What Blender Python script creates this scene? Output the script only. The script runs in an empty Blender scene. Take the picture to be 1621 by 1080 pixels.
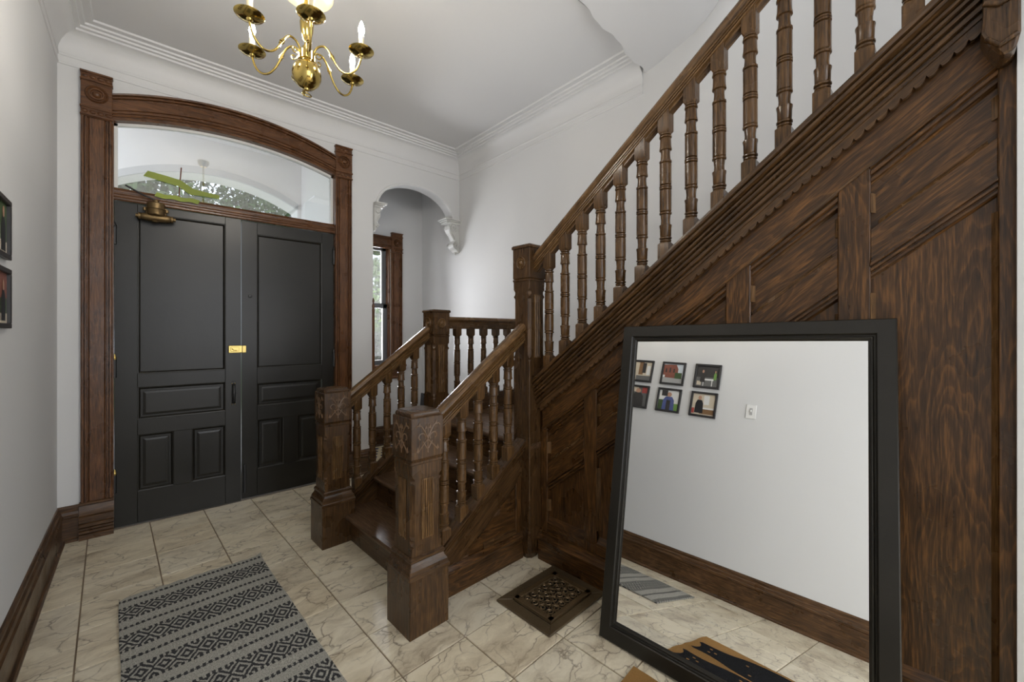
import bpy, bmesh, math, random
from mathutils import Vector, Matrix
random.seed(7)
scn = bpy.context.scene
COL = scn.collection

# ------------------------------------------------------------------ camera, world, lights, exposure
H = 1.40
YAW = 41.94                       # the optical axis is turned this far to the right of the door wall's normal
cam_d = bpy.data.cameras.new('camera')
cam_d.sensor_width = 36.0
cam_d.lens = 36.0 * 655.0 / 1621.0
cam_d.shift_y = -13.0 / 1621.0
cam_d.clip_start = 0.02
cam = bpy.data.objects.new('camera', cam_d)
COL.objects.link(cam)
cam.location = (0, 0, H)
cam.rotation_euler = (math.radians(90), 0, math.radians(-YAW))
scn.camera = cam

world = bpy.data.worlds.new('sky')
scn.world = world
world.use_nodes = True
wn = world.node_tree.nodes
wn['Background'].inputs[0].default_value = (0.80, 0.88, 1.0, 1)
wn['Background'].inputs[1].default_value = 2.2

def area_light(name, loc, rot, sx, sy, power, col):
    l = bpy.data.lights.new(name, 'AREA'); l.shape = 'RECTANGLE'; l.size = sx; l.size_y = sy
    l.energy = power; l.color = col
    o = bpy.data.objects.new(name, l); COL.objects.link(o); o.location = loc; o.rotation_euler = rot
    return o
# unseen fill lamps added behind the camera and high over the stairwell
area_light('hall_rear_fill', (0.55, -2.85, 1.9), (math.radians(90), 0, 0), 2.0, 2.6, 30, (1.0, 0.98, 0.95))
# added fill lamp, unseen on the right behind the camera, brightens the left wall
area_light('hall_side_fill', (2.45, -1.85, 1.3), (0, math.radians(90), math.radians(-33)), 2.2, 1.5, 78, (1.0, 0.98, 0.96))
area_light('stairwell_fill', (2.35, 0.2, 5.6), (0, 0, 0), 0.7, 2.0, 42, (0.97, 0.98, 1.0))  # added fill, its source unseen up the stairwell
area_light('alcove_window_daylight', (2.05, 5.12, 1.75), (math.radians(-90), 0, 0), 0.55, 1.3, 95, (0.95, 0.96, 1.0))
sun_d = bpy.data.lights.new('sun', 'SUN'); sun_d.energy = 2.2; sun_d.angle = math.radians(2); sun_d.color = (1, .95, .86)
sun = bpy.data.objects.new('sun', sun_d); COL.objects.link(sun)
sun.rotation_euler = (math.radians(38), math.radians(-25), 0)

vs = scn.view_settings
vs.view_transform = 'Standard'; vs.look = 'None'; vs.exposure = 0.13; vs.gamma = 1.0
vs.use_curve_mapping = False

# ------------------------------------------------------------------ materials
def nt_new(name):
    m = bpy.data.materials.new(name); m.use_nodes = True
    t = m.node_tree; b = t.nodes['Principled BSDF']
    return m, t, b
def N(t, typ, **kw):
    n = t.nodes.new(typ)
    for k, v in kw.items():
        if k.startswith('i_'): n.inputs[int(k[2:])].default_value = v
        else: setattr(n, k, v)
    return n
def ramp(t, stops, interp='LINEAR'):
    r = t.nodes.new('ShaderNodeValToRGB'); r.color_ramp.interpolation = interp
    e = r.color_ramp.elements
    while len(e) < len(stops): e.new(0.5)
    for q, (p, c) in zip(e, stops):
        q.position = p; q.color = (*c, 1)
    return r
def math_n(t, op, a, b=None):
    n = t.nodes.new('ShaderNodeMath'); n.operation = op
    for i, v in enumerate((a, b)):
        if v is None: continue
        if isinstance(v, (int, float)): n.inputs[i].default_value = v
        else: t.links.new(v, n.inputs[i])
    return n.outputs[0]

def plain(name, col, rough=0.5, metal=0.0, bump=0.0, bscale=60, spec=0.5, var=0.0):
    m, t, b = nt_new(name)
    b.inputs['Base Color'].default_value = (*col, 1)
    b.inputs['Roughness'].default_value = rough
    b.inputs['Metallic'].default_value = metal
    b.inputs['Specular IOR Level'].default_value = spec
    tc = N(t, 'ShaderNodeTexCoord')
    if var > 0:
        nz = N(t, 'ShaderNodeTexNoise'); nz.inputs['Scale'].default_value = 3.0; nz.inputs['Detail'].default_value = 6
        t.links.new(tc.outputs['Object'], nz.inputs['Vector'])
        r = ramp(t, [(0.3, tuple(c * (1 - var) for c in col)), (0.7, tuple(min(1, c * (1 + var)) for c in col))])
        t.links.new(nz.outputs[0], r.inputs[0]); t.links.new(r.outputs[0], b.inputs['Base Color'])
    if bump > 0:
        nz = N(t, 'ShaderNodeTexNoise'); nz.inputs['Scale'].default_value = bscale; nz.inputs['Detail'].default_value = 5
        t.links.new(tc.outputs['Object'], nz.inputs['Vector'])
        bp = N(t, 'ShaderNodeBump'); bp.inputs['Strength'].default_value = bump; bp.inputs['Distance'].default_value = 0.01
        t.links.new(nz.outputs[0], bp.inputs['Height']); t.links.new(bp.outputs[0], b.inputs['Normal'])
    return m

_wood = {}
TONES = {   # dark, middle, light, roughness
    'stair': ((0.0120, 0.0060, 0.0025), (0.062, 0.0310, 0.0115), (0.180, 0.093, 0.034), 0.26),
    'panel': ((0.0090, 0.0042, 0.0016), (0.056, 0.0255, 0.0082), (0.185, 0.082, 0.023), 0.30),
    'rail':  ((0.0270, 0.0135, 0.0050), (0.120, 0.063, 0.0235), (0.280, 0.160, 0.064), 0.23),
    'door':  ((0.0150, 0.0062, 0.0025), (0.098, 0.0405, 0.0150), (0.220, 0.096, 0.036), 0.28),
    'turned': ((0.0170, 0.0085, 0.0034), (0.088, 0.0450, 0.0165), (0.220, 0.118, 0.044), 0.24),
    'tread': ((0.0200, 0.0110, 0.0058), (0.090, 0.050, 0.0260), (0.260, 0.165, 0.095), 0.34),
    'base':  ((0.0135, 0.0068, 0.0029), (0.066, 0.0325, 0.0128), (0.175, 0.090, 0.037), 0.31),
}
def wood(tone, axis='z', ang=0.0):
    """stained timber; grain runs along axis, or along a rake: 'ry' (falls with y, in the yz plane), 'rx' (rises with x)"""
    key = (tone, axis)
    if key in _wood: return _wood[key]
    d, mid, li, rough = TONES[tone]
    m, t, b = nt_new('wood_%s_%s' % key)
    tc = N(t, 'ShaderNodeTexCoord'); oi = N(t, 'ShaderNodeObjectInfo')
    add = N(t, 'ShaderNodeVectorMath', operation='ADD')
    mul = N(t, 'ShaderNodeVectorMath', operation='SCALE'); mul.inputs['Scale'].default_value = 9.0
    cmb = N(t, 'ShaderNodeCombineXYZ')
    for i in range(3): t.links.new(oi.outputs['Random'], cmb.inputs[i])
    t.links.new(cmb.outputs[0], mul.inputs[0])
    t.links.new(tc.outputs['Object'], add.inputs[0]); t.links.new(mul.outputs[0], add.inputs[1])
    vec = add.outputs[0]
    sc = {'x': (0.07, 1, 1), 'y': (1, 0.07, 1), 'z': (1, 1, 0.07), 'ry': (1, 0.07, 1), 'rx': (0.07, 1, 1)}[axis]
    if axis in ('ry', 'rx'):
        vr = N(t, 'ShaderNodeVectorRotate'); vr.rotation_type = 'X_AXIS' if axis == 'ry' else 'Y_AXIS'
        vr.inputs['Angle'].default_value = math.atan(0.775) if axis == 'ry' else math.atan(0.73)
        t.links.new(vec, vr.inputs['Vector']); vec = vr.outputs[0]
    mp = N(t, 'ShaderNodeMapping'); mp.inputs['Scale'].default_value = sc
    t.links.new(vec, mp.inputs['Vector'])
    n1 = N(t, 'ShaderNodeTexNoise'); n1.inputs['Scale'].default_value = 85; n1.inputs['Detail'].default_value = 7
    n1.inputs['Roughness'].default_value = 0.62; n1.inputs['Distortion'].default_value = 0.6
    t.links.new(mp.outputs[0], n1.inputs['Vector'])
    n2 = N(t, 'ShaderNodeTexNoise'); n2.inputs['Scale'].default_value = 230; n2.inputs['Detail'].default_value = 2
    t.links.new(mp.outputs[0], n2.inputs['Vector'])
    n3 = N(t, 'ShaderNodeTexNoise'); n3.inputs['Scale'].default_value = 5.0; n3.inputs['Detail'].default_value = 4
    t.links.new(vec, n3.inputs['Vector'])
    # growth-ring figure: contour lines of a stretched field
    mp2 = N(t, 'ShaderNodeMapping'); mp2.inputs['Scale'].default_value = tuple(1.0 if q == 1 else 0.17 for q in sc)
    t.links.new(vec, mp2.inputs['Vector'])
    n4 = N(t, 'ShaderNodeTexNoise'); n4.inputs['Scale'].default_value = 5.0; n4.inputs['Detail'].default_value = 3; n4.inputs['Roughness'].default_value = 0.45
    t.links.new(mp2.outputs[0], n4.inputs['Vector'])
    iso = math_n(t, 'FRACT', math_n(t, 'MULTIPLY', n4.outputs[0], 30.0))
    isr = ramp(t, [(0.0, (1, 1, 1)), (0.25, (0.4, 0.4, 0.4)), (0.6, (0, 0, 0)), (0.9, (0.2, 0.2, 0.2)), (1.0, (1, 1, 1))]); t.links.new(iso, isr.inputs[0])
    s = math_n(t, 'MULTIPLY', n1.outputs[0], 0.56)
    s = math_n(t, 'ADD', s, math_n(t, 'MULTIPLY', n2.outputs[0], 0.34))
    s = math_n(t, 'ADD', s, math_n(t, 'MULTIPLY', n3.outputs[0], 0.16))
    s = math_n(t, 'ADD', s, math_n(t, 'MULTIPLY', isr.outputs[0], {'panel': 0.11, 'door': 0.05, 'base': 0.08}.get(tone, 0.03)))
    r = ramp(t, [(0.37, d), (0.56, mid), (0.80, li)])
    t.links.new(s, r.inputs[0]); t.links.new(r.outputs[0], b.inputs['Base Color'])
    rr = ramp(t, [(0.3, (rough - .08,) * 3), (0.75, (rough + .16,) * 3)])
    t.links.new(n3.outputs[0], rr.inputs[0]); t.links.new(rr.outputs[0], b.inputs['Roughness'])
    bp = N(t, 'ShaderNodeBump'); bp.inputs['Strength'].default_value = 0.22; bp.inputs['Distance'].default_value = 0.004
    t.links.new(s, bp.inputs['Height']); t.links.new(bp.outputs[0], b.inputs['Normal'])
    b.inputs['Coat Weight'].default_value = 0.08; b.inputs['Coat Roughness'].default_value = 0.2; b.inputs['Specular IOR Level'].default_value = 0.34
    _wood[key] = m
    return m

PLASTER = plain('white_plaster', (0.60, 0.602, 0.60), 0.72, bump=0.10, bscale=9, spec=0.3)
CEILP = plain('ceiling_plaster', (0.62, 0.62, 0.62), 0.8, bump=0.12, bscale=7, spec=0.2)
WHITE = plain('white_gloss_paint', (0.61, 0.61, 0.608), 0.5, bump=0.06, bscale=40)
BLACKP = plain('black_door_paint', (0.0125, 0.0112, 0.0082), 0.34, bump=0.035, bscale=40, var=0.2, spec=0.40)
FRAMEB = plain('black_frame_lacquer', (0.0115, 0.0098, 0.0068), 0.34, bump=0.05, bscale=80, var=0.35, spec=0.42)
PICB = plain('picture_frame_black', (0.022, 0.02, 0.02), 0.4)
IRON = plain('cast_iron', (0.17, 0.115, 0.06), 0.40, metal=0.6, bump=0.3, bscale=90, var=0.3)
BRONZE = plain('bronze', (0.20, 0.135, 0.062), 0.42, metal=0.85, bump=0.12, bscale=70, var=0.3)
STEELD = plain('dark_steel', (0.05, 0.05, 0.05), 0.45, metal=0.8)
BRASS = plain('polished_brass', (0.50, 0.37, 0.115), 0.14, metal=1.0)
BRASSB = plain('bright_brass', (0.52, 0.39, 0.13), 0.30, metal=1.0)
GROUT = plain('grout', (0.25, 0.19, 0.13), 0.9, bump=0.2, bscale=80, var=0.2)
THRESH = plain('worn_threshold', (0.16, 0.13, 0.10), 0.7, bump=0.2, bscale=40, var=0.35)
TAPE = plain('green_masking_tape', (0.24, 0.29, 0.055), 0.75, bump=0.15, bscale=60, var=0.1)
SLEEVE = plain('candle_sleeve', (0.78, 0.70, 0.48), 0.6)
PALEGL = plain('pale_glass_dish', (0.28, 0.26, 0.15), 0.3)
SASH = plain('grey_sash', (0.12, 0.125, 0.13), 0.4)
SILVERW = plain('white_frame_light_strip', (0.66, 0.66, 0.64), 0.5)  # white stop frame, and light painted as strips round the sash glass
PLASTICW = plain('switch_plastic', (0.72, 0.72, 0.70), 0.35)
SLATE = plain('dark_slate', (0.035, 0.038, 0.045), 0.5)
STUCCO = plain('porch_stucco', (0.87, 0.85, 0.83), 0.85, bump=0.15, bscale=25)
BARK = plain('bark', (0.10, 0.075, 0.05), 0.9, bump=0.6, bscale=20, var=0.3)
GRASS = plain('lawn', (0.10, 0.16, 0.05), 0.95, bump=0.5, bscale=30, var=0.4)
PALEWOOD = plain('worn_bare_edge', (0.28, 0.185, 0.10), 0.42, bump=0.15, bscale=60, var=0.3)

def emit_mat(name, col, s):
    m, t, b = nt_new(name)
    b.inputs['Base Color'].default_value = (*col, 1)
    b.inputs['Emission Color'].default_value = (*col, 1); b.inputs['Emission Strength'].default_value = s
    return m
BULB = emit_mat('lit_bulb', (1.0, 0.93, 0.83), 430)

def glass_mat():
    m, t, b = nt_new('window_glass')
    for n in list(t.nodes): t.nodes.remove(n)
    out = N(t, 'ShaderNodeOutputMaterial'); tr = N(t, 'ShaderNodeBsdfTransparent'); gl = N(t, 'ShaderNodeBsdfGlossy')
    gl.inputs['Roughness'].default_value = 0.02
    fr = N(t, 'ShaderNodeFresnel'); fr.inputs[0].default_value = 1.5
    mx = N(t, 'ShaderNodeMixShader')
    gain = math_n(t, 'ADD', math_n(t, 'MULTIPLY', fr.outputs[0], 1.3), 0.16); t.links.new(gain, mx.inputs[0]); t.links.new(tr.outputs[0], mx.inputs[1]); t.links.new(gl.outputs[0], mx.inputs[2])
    t.links.new(mx.outputs[0], out.inputs[0])
    return m
GLASS = glass_mat()
def mirror_mat():
    m, t, b = nt_new('silvered_mirror')
    b.inputs['Base Color'].default_value = (0.93, 0.945, 0.95, 1); b.inputs['Metallic'].default_value = 1; b.inputs['Roughness'].default_value = 0.0
    return m
MIRROR = mirror_mat()

def tile_mat():
    m, t, b = nt_new('cream_marble_tile')
    tc = N(t, 'ShaderNodeTexCoord'); oi = N(t, 'ShaderNodeObjectInfo')
    cmb = N(t, 'ShaderNodeCombineXYZ')
    t.links.new(math_n(t, 'MULTIPLY', oi.outputs['Random'], 37.0), cmb.inputs[0])
    t.links.new(math_n(t, 'MULTIPLY', oi.outputs['Random'], 91.0), cmb.inputs[1])
    add = N(t, 'ShaderNodeVectorMath', operation='ADD')
    t.links.new(tc.outputs['Object'], add.inputs[0]); t.links.new(cmb.outputs[0], add.inputs[1])
    warp = N(t, 'ShaderNodeTexNoise'); warp.inputs['Scale'].default_value = 6; warp.inputs['Detail'].default_value = 5
    t.links.new(add.outputs[0], warp.inputs['Vector'])
    wm = N(t, 'ShaderNodeVectorMath', operation='SCALE'); wm.inputs['Scale'].default_value = 0.17
    t.links.new(warp.outputs[1], wm.inputs[0])
    a2 = N(t, 'ShaderNodeVectorMath', operation='ADD'); t.links.new(add.outputs[0], a2.inputs[0]); t.links.new(wm.outputs[0], a2.inputs[1])
    mp = N(t, 'ShaderNodeMapping'); mp.inputs['Rotation'].default_value = (0, 0, 0.35); mp.inputs['Scale'].default_value = (0.42, 1.0, 1)
    t.links.new(a2.outputs[0], mp.inputs['Vector'])
    vo = N(t, 'ShaderNodeTexVoronoi'); vo.feature = 'DISTANCE_TO_EDGE'; vo.inputs['Scale'].default_value = 13.0
    t.links.new(mp.outputs[0], vo.inputs['Vector'])
    vr = ramp(t, [(0.0, (1, 1, 1)), (0.014, (0.6, 0.6, 0.6)), (0.035, (0.08, 0.08, 0.08)), (0.09, (0, 0, 0))])
    t.links.new(vo.outputs[0], vr.inputs[0])
    gate = N(t, 'ShaderNodeTexNoise'); gate.inputs['Scale'].default_value = 7; gate.inputs['Detail'].default_value = 3
    t.links.new(add.outputs[0], gate.inputs['Vector'])
    gr = ramp(t, [(0.40, (0.1, 0.1, 0.1)), (0.58, (1, 1, 1))]); t.links.new(gate.outputs[0], gr.inputs[0])
    vein = math_n(t, 'MULTIPLY', vr.outputs[0], gr.outputs[0])
    cl = N(t, 'ShaderNodeTexNoise'); cl.inputs['Scale'].default_value = 5.5; cl.inputs['Detail'].default_value = 9; cl.inputs['Roughness'].default_value = 0.68
    mp2 = N(t, 'ShaderNodeMapping'); mp2.inputs['Rotation'].default_value = (0, 0, 0.4); mp2.inputs['Scale'].default_value = (0.45, 1.5, 1)
    t.links.new(a2.outputs[0], mp2.inputs['Vector']); t.links.new(mp2.outputs[0], cl.inputs['Vector'])
    cr = ramp(t, [(0.27, (0.26, 0.205, 0.15)), (0.40, (0.56, 0.495, 0.385)), (0.55, (0.73, 0.67, 0.545)), (0.8, (0.79, 0.745, 0.635))])
    t.links.new(cl.outputs[0], cr.inputs[0])
    hue = ramp(t, [(0.0, (1.0, 0.965, 0.88)), (0.5, (0.95, 0.94, 0.90)), (1.0, (1.04, 1.0, 0.91))])
    t.links.new(oi.outputs['Random'], hue.inputs[0])
    mm = N(t, 'ShaderNodeMix', data_type='RGBA', blend_type='MULTIPLY'); mm.inputs[0].default_value = 1
    t.links.new(cr.outputs[0], mm.inputs[6]); t.links.new(hue.outputs[0], mm.inputs[7])
    mx = N(t, 'ShaderNodeMix', data_type='RGBA'); mx.inputs[7].default_value = (0.11, 0.075, 0.05, 1)
    t.links.new(math_n(t, 'MULTIPLY', vein, 0.8), mx.inputs[0]); t.links.new(mm.outputs[2], mx.inputs[6])
    t.links.new(mx.outputs[2], b.inputs['Base Color'])
    b.inputs['Roughness'].default_value = 0.30
    bp = N(t, 'ShaderNodeBump'); bp.inputs['Strength'].default_value = 0.08; bp.inputs['Distance'].default_value = 0.004
    t.links.new(cl.outputs[0], bp.inputs['Height']); t.links.new(bp.outputs[0], b.inputs['Normal'])
    return m
TILE = tile_mat()

def rug_mat():
    m, t, b = nt_new('woven_grey_rug')
    tc = N(t, 'ShaderNodeTexCoord'); sp = N(t, 'ShaderNodeSeparateXYZ')
    wob = N(t, 'ShaderNodeTexNoise'); wob.inputs['Scale'].default_value = 45; wob.inputs['Detail'].default_value = 2
    t.links.new(tc.outputs['Object'], wob.inputs['Vector'])
    wsub = N(t, 'ShaderNodeVectorMath', operation='SUBTRACT'); wsub.inputs[1].default_value = (0.5, 0.5, 0.5)
    t.links.new(wob.outputs[1], wsub.inputs[0])
    ws = N(t, 'ShaderNodeVectorMath', operation='SCALE'); ws.inputs['Scale'].default_value = 0.012
    t.links.new(wsub.outputs[0], ws.inputs[0])
    ad = N(t, 'ShaderNodeVectorMath', operation='ADD'); t.links.new(tc.outputs['Object'], ad.inputs[0]); t.links.new(ws.outputs[0], ad.inputs[1])
    t.links.new(ad.outputs[0], sp.inputs[0])
    X, Y = sp.outputs[0], sp.outputs[1]
    PER = 0.262
    f = math_n(t, 'FRACT', math_n(t, 'DIVIDE', math_n(t, 'SUBTRACT', Y, 0.02), PER))          # 0..1 down each repeat
    def band(lo, hi): return math_n(t, 'MULTIPLY', math_n(t, 'GREATER_THAN', f, lo), math_n(t, 'LESS_THAN', f, hi))
    def saw(v, p): return math_n(t, 'FRACT', math_n(t, 'DIVIDE', v, p))
    def tri(v, p): return math_n(t, 'MULTIPLY', math_n(t, 'ABSOLUTE', math_n(t, 'SUBTRACT', saw(v, p), 0.5)), 2.0)
    ticks = math_n(t, 'GREATER_THAN', saw(X, 0.021), 0.42)
    comb = math_n(t, 'MULTIPLY', band(0.02, 0.10), ticks)
    comb = math_n(t, 'MAXIMUM', comb, math_n(t, 'MULTIPLY', band(0.04, 0.055), 1.0))
    edge1 = math_n(t, 'MULTIPLY', band(0.30, 0.37), ticks)
    edge2 = math_n(t, 'MULTIPLY', band(0.75, 0.82), ticks)
    # diamonds
    g = math_n(t, 'ABSOLUTE', math_n(t, 'DIVIDE', math_n(t, 'SUBTRACT', f, 0.56), 0.19))
    dsum = math_n(t, 'ADD', tri(X, 0.075), g)
    ring = math_n(t, 'FRACT', math_n(t, 'MULTIPLY', dsum, 1.55))
    dia = math_n(t, 'GREATER_THAN', ring, 0.45)
    dia = math_n(t, 'MULTIPLY', dia, band(0.37, 0.75))
    bt = math_n(t, 'MAXIMUM', math_n(t, 'MAXIMUM', comb, dia), math_n(t, 'MAXIMUM', edge1, edge2))
    nz = N(t, 'ShaderNodeTexNoise'); nz.inputs['Scale'].default_value = 220; nz.inputs['Detail'].default_value = 3
    t.links.new(tc.outputs['Object'], nz.inputs['Vector'])
    rl = ramp(t, [(0.3, (0.19, 0.184, 0.16)), (0.7, (0.49, 0.472, 0.415))]); t.links.new(nz.outputs[0], rl.inputs[0])
    rd = ramp(t, [(0.3, (0.018, 0.018, 0.02)), (0.75, (0.085, 0.085, 0.085))]); t.links.new(nz.outputs[0], rd.inputs[0])
    mx = N(t, 'ShaderNodeMix', data_type='RGBA')
    t.links.new(bt, mx.inputs[0]); t.links.new(rl.outputs[0], mx.inputs[6]); t.links.new(rd.outputs[0], mx.inputs[7])
    t.links.new(mx.outputs[2], b.inputs['Base Color'])
    b.inputs['Roughness'].default_value = 0.95; b.inputs['Specular IOR Level'].default_value = 0.1
    bp = N(t, 'ShaderNodeBump'); bp.inputs['Strength'].default_value = 0.8; bp.inputs['Distance'].default_value = 0.004
    t.links.new(nz.outputs[0], bp.inputs['Height']); t.links.new(bp.outputs[0], b.inputs['Normal'])
    return m
RUG = rug_mat()
COIR = plain('coir', (0.34, 0.185, 0.062), 0.95, bump=1.0, bscale=260, var=0.25, spec=0.1)
MATBLK = plain('mat_black_fibre', (0.012, 0.012, 0.014), 0.95, bump=1.0, bscale=260, spec=0.1)
CREAMRUG = plain('cream_rug', (0.62, 0.53, 0.34), 0.95, bump=0.6, bscale=200)
NAVY = plain('navy_dot', (0.015, 0.025, 0.10), 0.9, bump=0.5, bscale=200)

# ------------------------------------------------------------------ mesh helpers
ORG = {}
class MB:
    def __init__(s): s.v = []; s.f = []; s.m = []
    def add(s, vs, fs, mi=0):
        o = len(s.v); s.v += [tuple(p) for p in vs]
        s.f += [tuple(i + o for i in f) for f in fs]; s.m += [mi] * len(fs)
        return s
    def box(s, x0, x1, y0, y1, z0, z1, mi=0):
        v = [(x0, y0, z0), (x1, y0, z0), (x1, y1, z0), (x0, y1, z0), (x0, y0, z1), (x1, y0, z1), (x1, y1, z1), (x0, y1, z1)]
        return s.add(v, [(0, 3, 2, 1), (4, 5, 6, 7), (0, 1, 5, 4), (1, 2, 6, 5), (2, 3, 7, 6), (3, 0, 4, 7)], mi)
    def extrude(s, pts, vec, mi=0):
        """closed planar 3D polygon swept along vec"""
        n = len(pts); vec = Vector(vec)
        a = [Vector(p) for p in pts]; b = [p + vec for p in a]
        fs = [tuple(range(n))[::-1], tuple(range(n, 2 * n))]
        for i in range(n): j = (i + 1) % n; fs.append((i, j, n + j, n + i))
        return s.add(a + b, fs, mi)
    def loft(s, rings, closed=True, caps=True, mi=0):
        n = len(rings[0]); vs = [p for r in rings for p in r]; fs = []
        for k in range(len(rings) - 1):
            for i in range(n if closed else n - 1):
                j = (i + 1) % n
                fs.append((k * n + i, k * n + j, (k + 1) * n + j, (k + 1) * n + i))
        if caps and closed:
            fs.append(tuple(range(n))[::-1]); fs.append(tuple((len(rings) - 1) * n + i for i in range(n)))
        return s.add(vs, fs, mi)
    def lathe(s, prof, c=(0, 0, 0), n=20, axis='z', mi=0, a0=0.0):
        rings = []
        for r, h in prof:
            ring = []
            for i in range(n):
                a = a0 + 2 * math.pi * i / n; p, q = max(r, 1e-4) * math.cos(a), max(r, 1e-4) * math.sin(a)
                if axis == 'z': ring.append((c[0] + p, c[1] + q, c[2] + h))
                elif axis == 'y': ring.append((c[0] + p, c[1] + h, c[2] - q))
                else: ring.append((c[0] + h, c[1] + p, c[2] + q))
            rings.append(ring)
        return s.loft(rings, mi=mi)
    def tube(s, path, r, n=8, mi=0, closed=False):
        path = [Vector(p) for p in path]; rings = []
        up = Vector((0.123, 0.37, 0.92)).normalized(); m = len(path)
        prev = None
        for i, p in enumerate(path):
            a = path[(i - 1) % m] if (closed or i > 0) else p
            b = path[(i + 1) % m] if (closed or i < m - 1) else p
            t = (b - a).normalized()
            if prev is None:
                e = t.cross(up); e = e if e.length > 1e-4 else t.cross(Vector((1, 0, 0)))
            else: e = prev - t * prev.dot(t)
            e.normalize(); prev = e; f = t.cross(e)
            rr = r[i] if isinstance(r, (list, tuple)) else r
            rings.append([p + (e * math.cos(2 * math.pi * k / n) + f * math.sin(2 * math.pi * k / n)) * rr for k in range(n)])
        if closed:
            rings.append(rings[0])
            return s.loft(rings, caps=False, mi=mi)
        return s.loft(rings, mi=mi)
    def loft8(s, levels, cx, cy, mi=0):
        """square post with chamfered arrises: levels of (half width, chamfer, z)"""
        rings = []
        for h, c, z in levels:
            rings.append([(cx + x, cy + y, z) for x, y in ((h - c, -h), (h, -h + c), (h, h - c), (h - c, h), (-h + c, h), (-h, h - c), (-h, -h + c), (-h + c, -h))])
        return s.loft(rings, mi=mi)
    def build(s, name, mat, parent=None, smooth=None, bevel=0.0, org=None):
        if org is None: org = ORG.get(parent.name, (0, 0, 0)) if parent else (0, 0, 0)
        me = bpy.data.meshes.new(name)
        me.from_pydata([(x - org[0], y - org[1], z - org[2]) for x, y, z in s.v], [], s.f)
        mats = mat if isinstance(mat, (list, tuple)) else [mat]
        for q in mats: me.materials.append(q)
        if len(mats) > 1: me.polygons.foreach_set('material_index', s.m)
        bm = bmesh.new(); bm.from_mesh(me)
        bmesh.ops.remove_doubles(bm, verts=bm.verts, dist=1e-6)
        bmesh.ops.recalc_face_normals(bm, faces=bm.faces)
        if bevel > 0:
            es = [e for e in bm.edges if len(e.link_faces) == 2 and e.calc_face_angle(0) > 0.5]
            bmesh.ops.bevel(bm, geom=es, offset=bevel, segments=1, affect='EDGES', clamp_overlap=True)
        bm.to_mesh(me); bm.free()
        if smooth is not None:
            me.shade_smooth(); me.set_sharp_from_angle(angle=math.radians(smooth))
        o = bpy.data.objects.new(name, me); COL.objects.link(o)
        if parent: o.parent = parent
        ORG[o.name] = org
        return o

def tag(o, label, cat, group=None, kind=None):
    o['label'] = label; o['category'] = cat
    if group: o['group'] = group
    if kind: o['kind'] = kind
    return o
def empty(name, loc=(0, 0, 0), rz=0.0):
    o = bpy.data.objects.new(name, None); COL.objects.link(o); o.location = loc; o.rotation_euler = (0, 0, rz)
    o.empty_display_size = 0.1
    ORG[o.name] = tuple(loc)
    return o
def inst(src, parent, loc, name=None, rz=0.0, scale=(1, 1, 1)):
    o = bpy.data.objects.new(name or src.name.split('.')[0], src.data); COL.objects.link(o); o.parent = parent
    g = ORG.get(parent.name, (0, 0, 0)); o.location = (loc[0] - g[0], loc[1] - g[1], loc[2] - g[2]); o.rotation_euler = (0, 0, rz); o.scale = scale
    return o
def spiral(c, e1, e2, r0, r1, a0, a1, n=18):
    c = Vector(c); e1 = Vector(e1); e2 = Vector(e2); out = []
    for i in range(n + 1):
        q = i / n; a = a0 + (a1 - a0) * q; r = r0 + (r1 - r0) * q
        out.append(c + e1 * (r * math.cos(a)) + e2 * (r * math.sin(a)))
    return out

# measured planes of the room
XL, YF, XR, ZC = -0.41, 4.06, 2.81, 3.47       # left wall, door wall, stair wall, ceiling
YB = -2.9
TH = math.radians(2.3); PV = (1.8, 1.8)        # the staircase and the floor tiles sit 2.3 degrees askew to the door wall
ct, st = math.cos(TH), math.sin(TH)
def tow(x, y):
    x -= PV[0]; y -= PV[1]; return (PV[0] + x * ct - y * st, PV[1] + x * st + y * ct)
def z_in(x):  R = 2.60; return 3.035 - R + math.sqrt(R * R - (x - 0.617) ** 2)      # inner edge of the door's head casing
def z_out(x): R = 2.13; return 3.215 - R + math.sqrt(R * R - (x - 0.617) ** 2)
def z_arch(x):                                                                       # side archway
    q = 1 - ((x - 2.26) / 0.455) ** 2
    return 2.70 + 0.30 * math.sqrt(max(0, q))

# ------------------------------------------------------------------ SETTING
# floor with tiles
fl = MB().box(-0.45, 2.9, YB, 5.0, -0.08, -0.006).build('floor', GROUT)
tag(fl, 'cream veined marble tiles laid in a grid across the hall floor', 'floor', kind='structure')
def clip(poly, px, py, nx, ny):
    out = []
    for i in range(len(poly)):
        a, b = poly[i], poly[(i + 1) % len(poly)]
        da = (a[0] - px) * nx + (a[1] - py) * ny; db = (b[0] - px) * nx + (b[1] - py) * ny
        if da >= 0: out.append(a)
        if (da >= 0) != (db >= 0):
            q = da / (da - db); out.append((a[0] + (b[0] - a[0]) * q, a[1] + (b[1] - a[1]) * q))
    return out
S = 0.32; G = 0.0031; half = S / 2 - G
def tile_mesh():
    b = 0.0015
    m = MB(); r = []
    for q, z in ((0, -0.008), (0, -b), (-b, 0.0)):
        h = half + q; r.append([(-h, -h, z), (h, -h, z), (h, h, z), (-h, h, z)])
    return m.loft(r)
tile0 = None
full = 0
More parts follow.
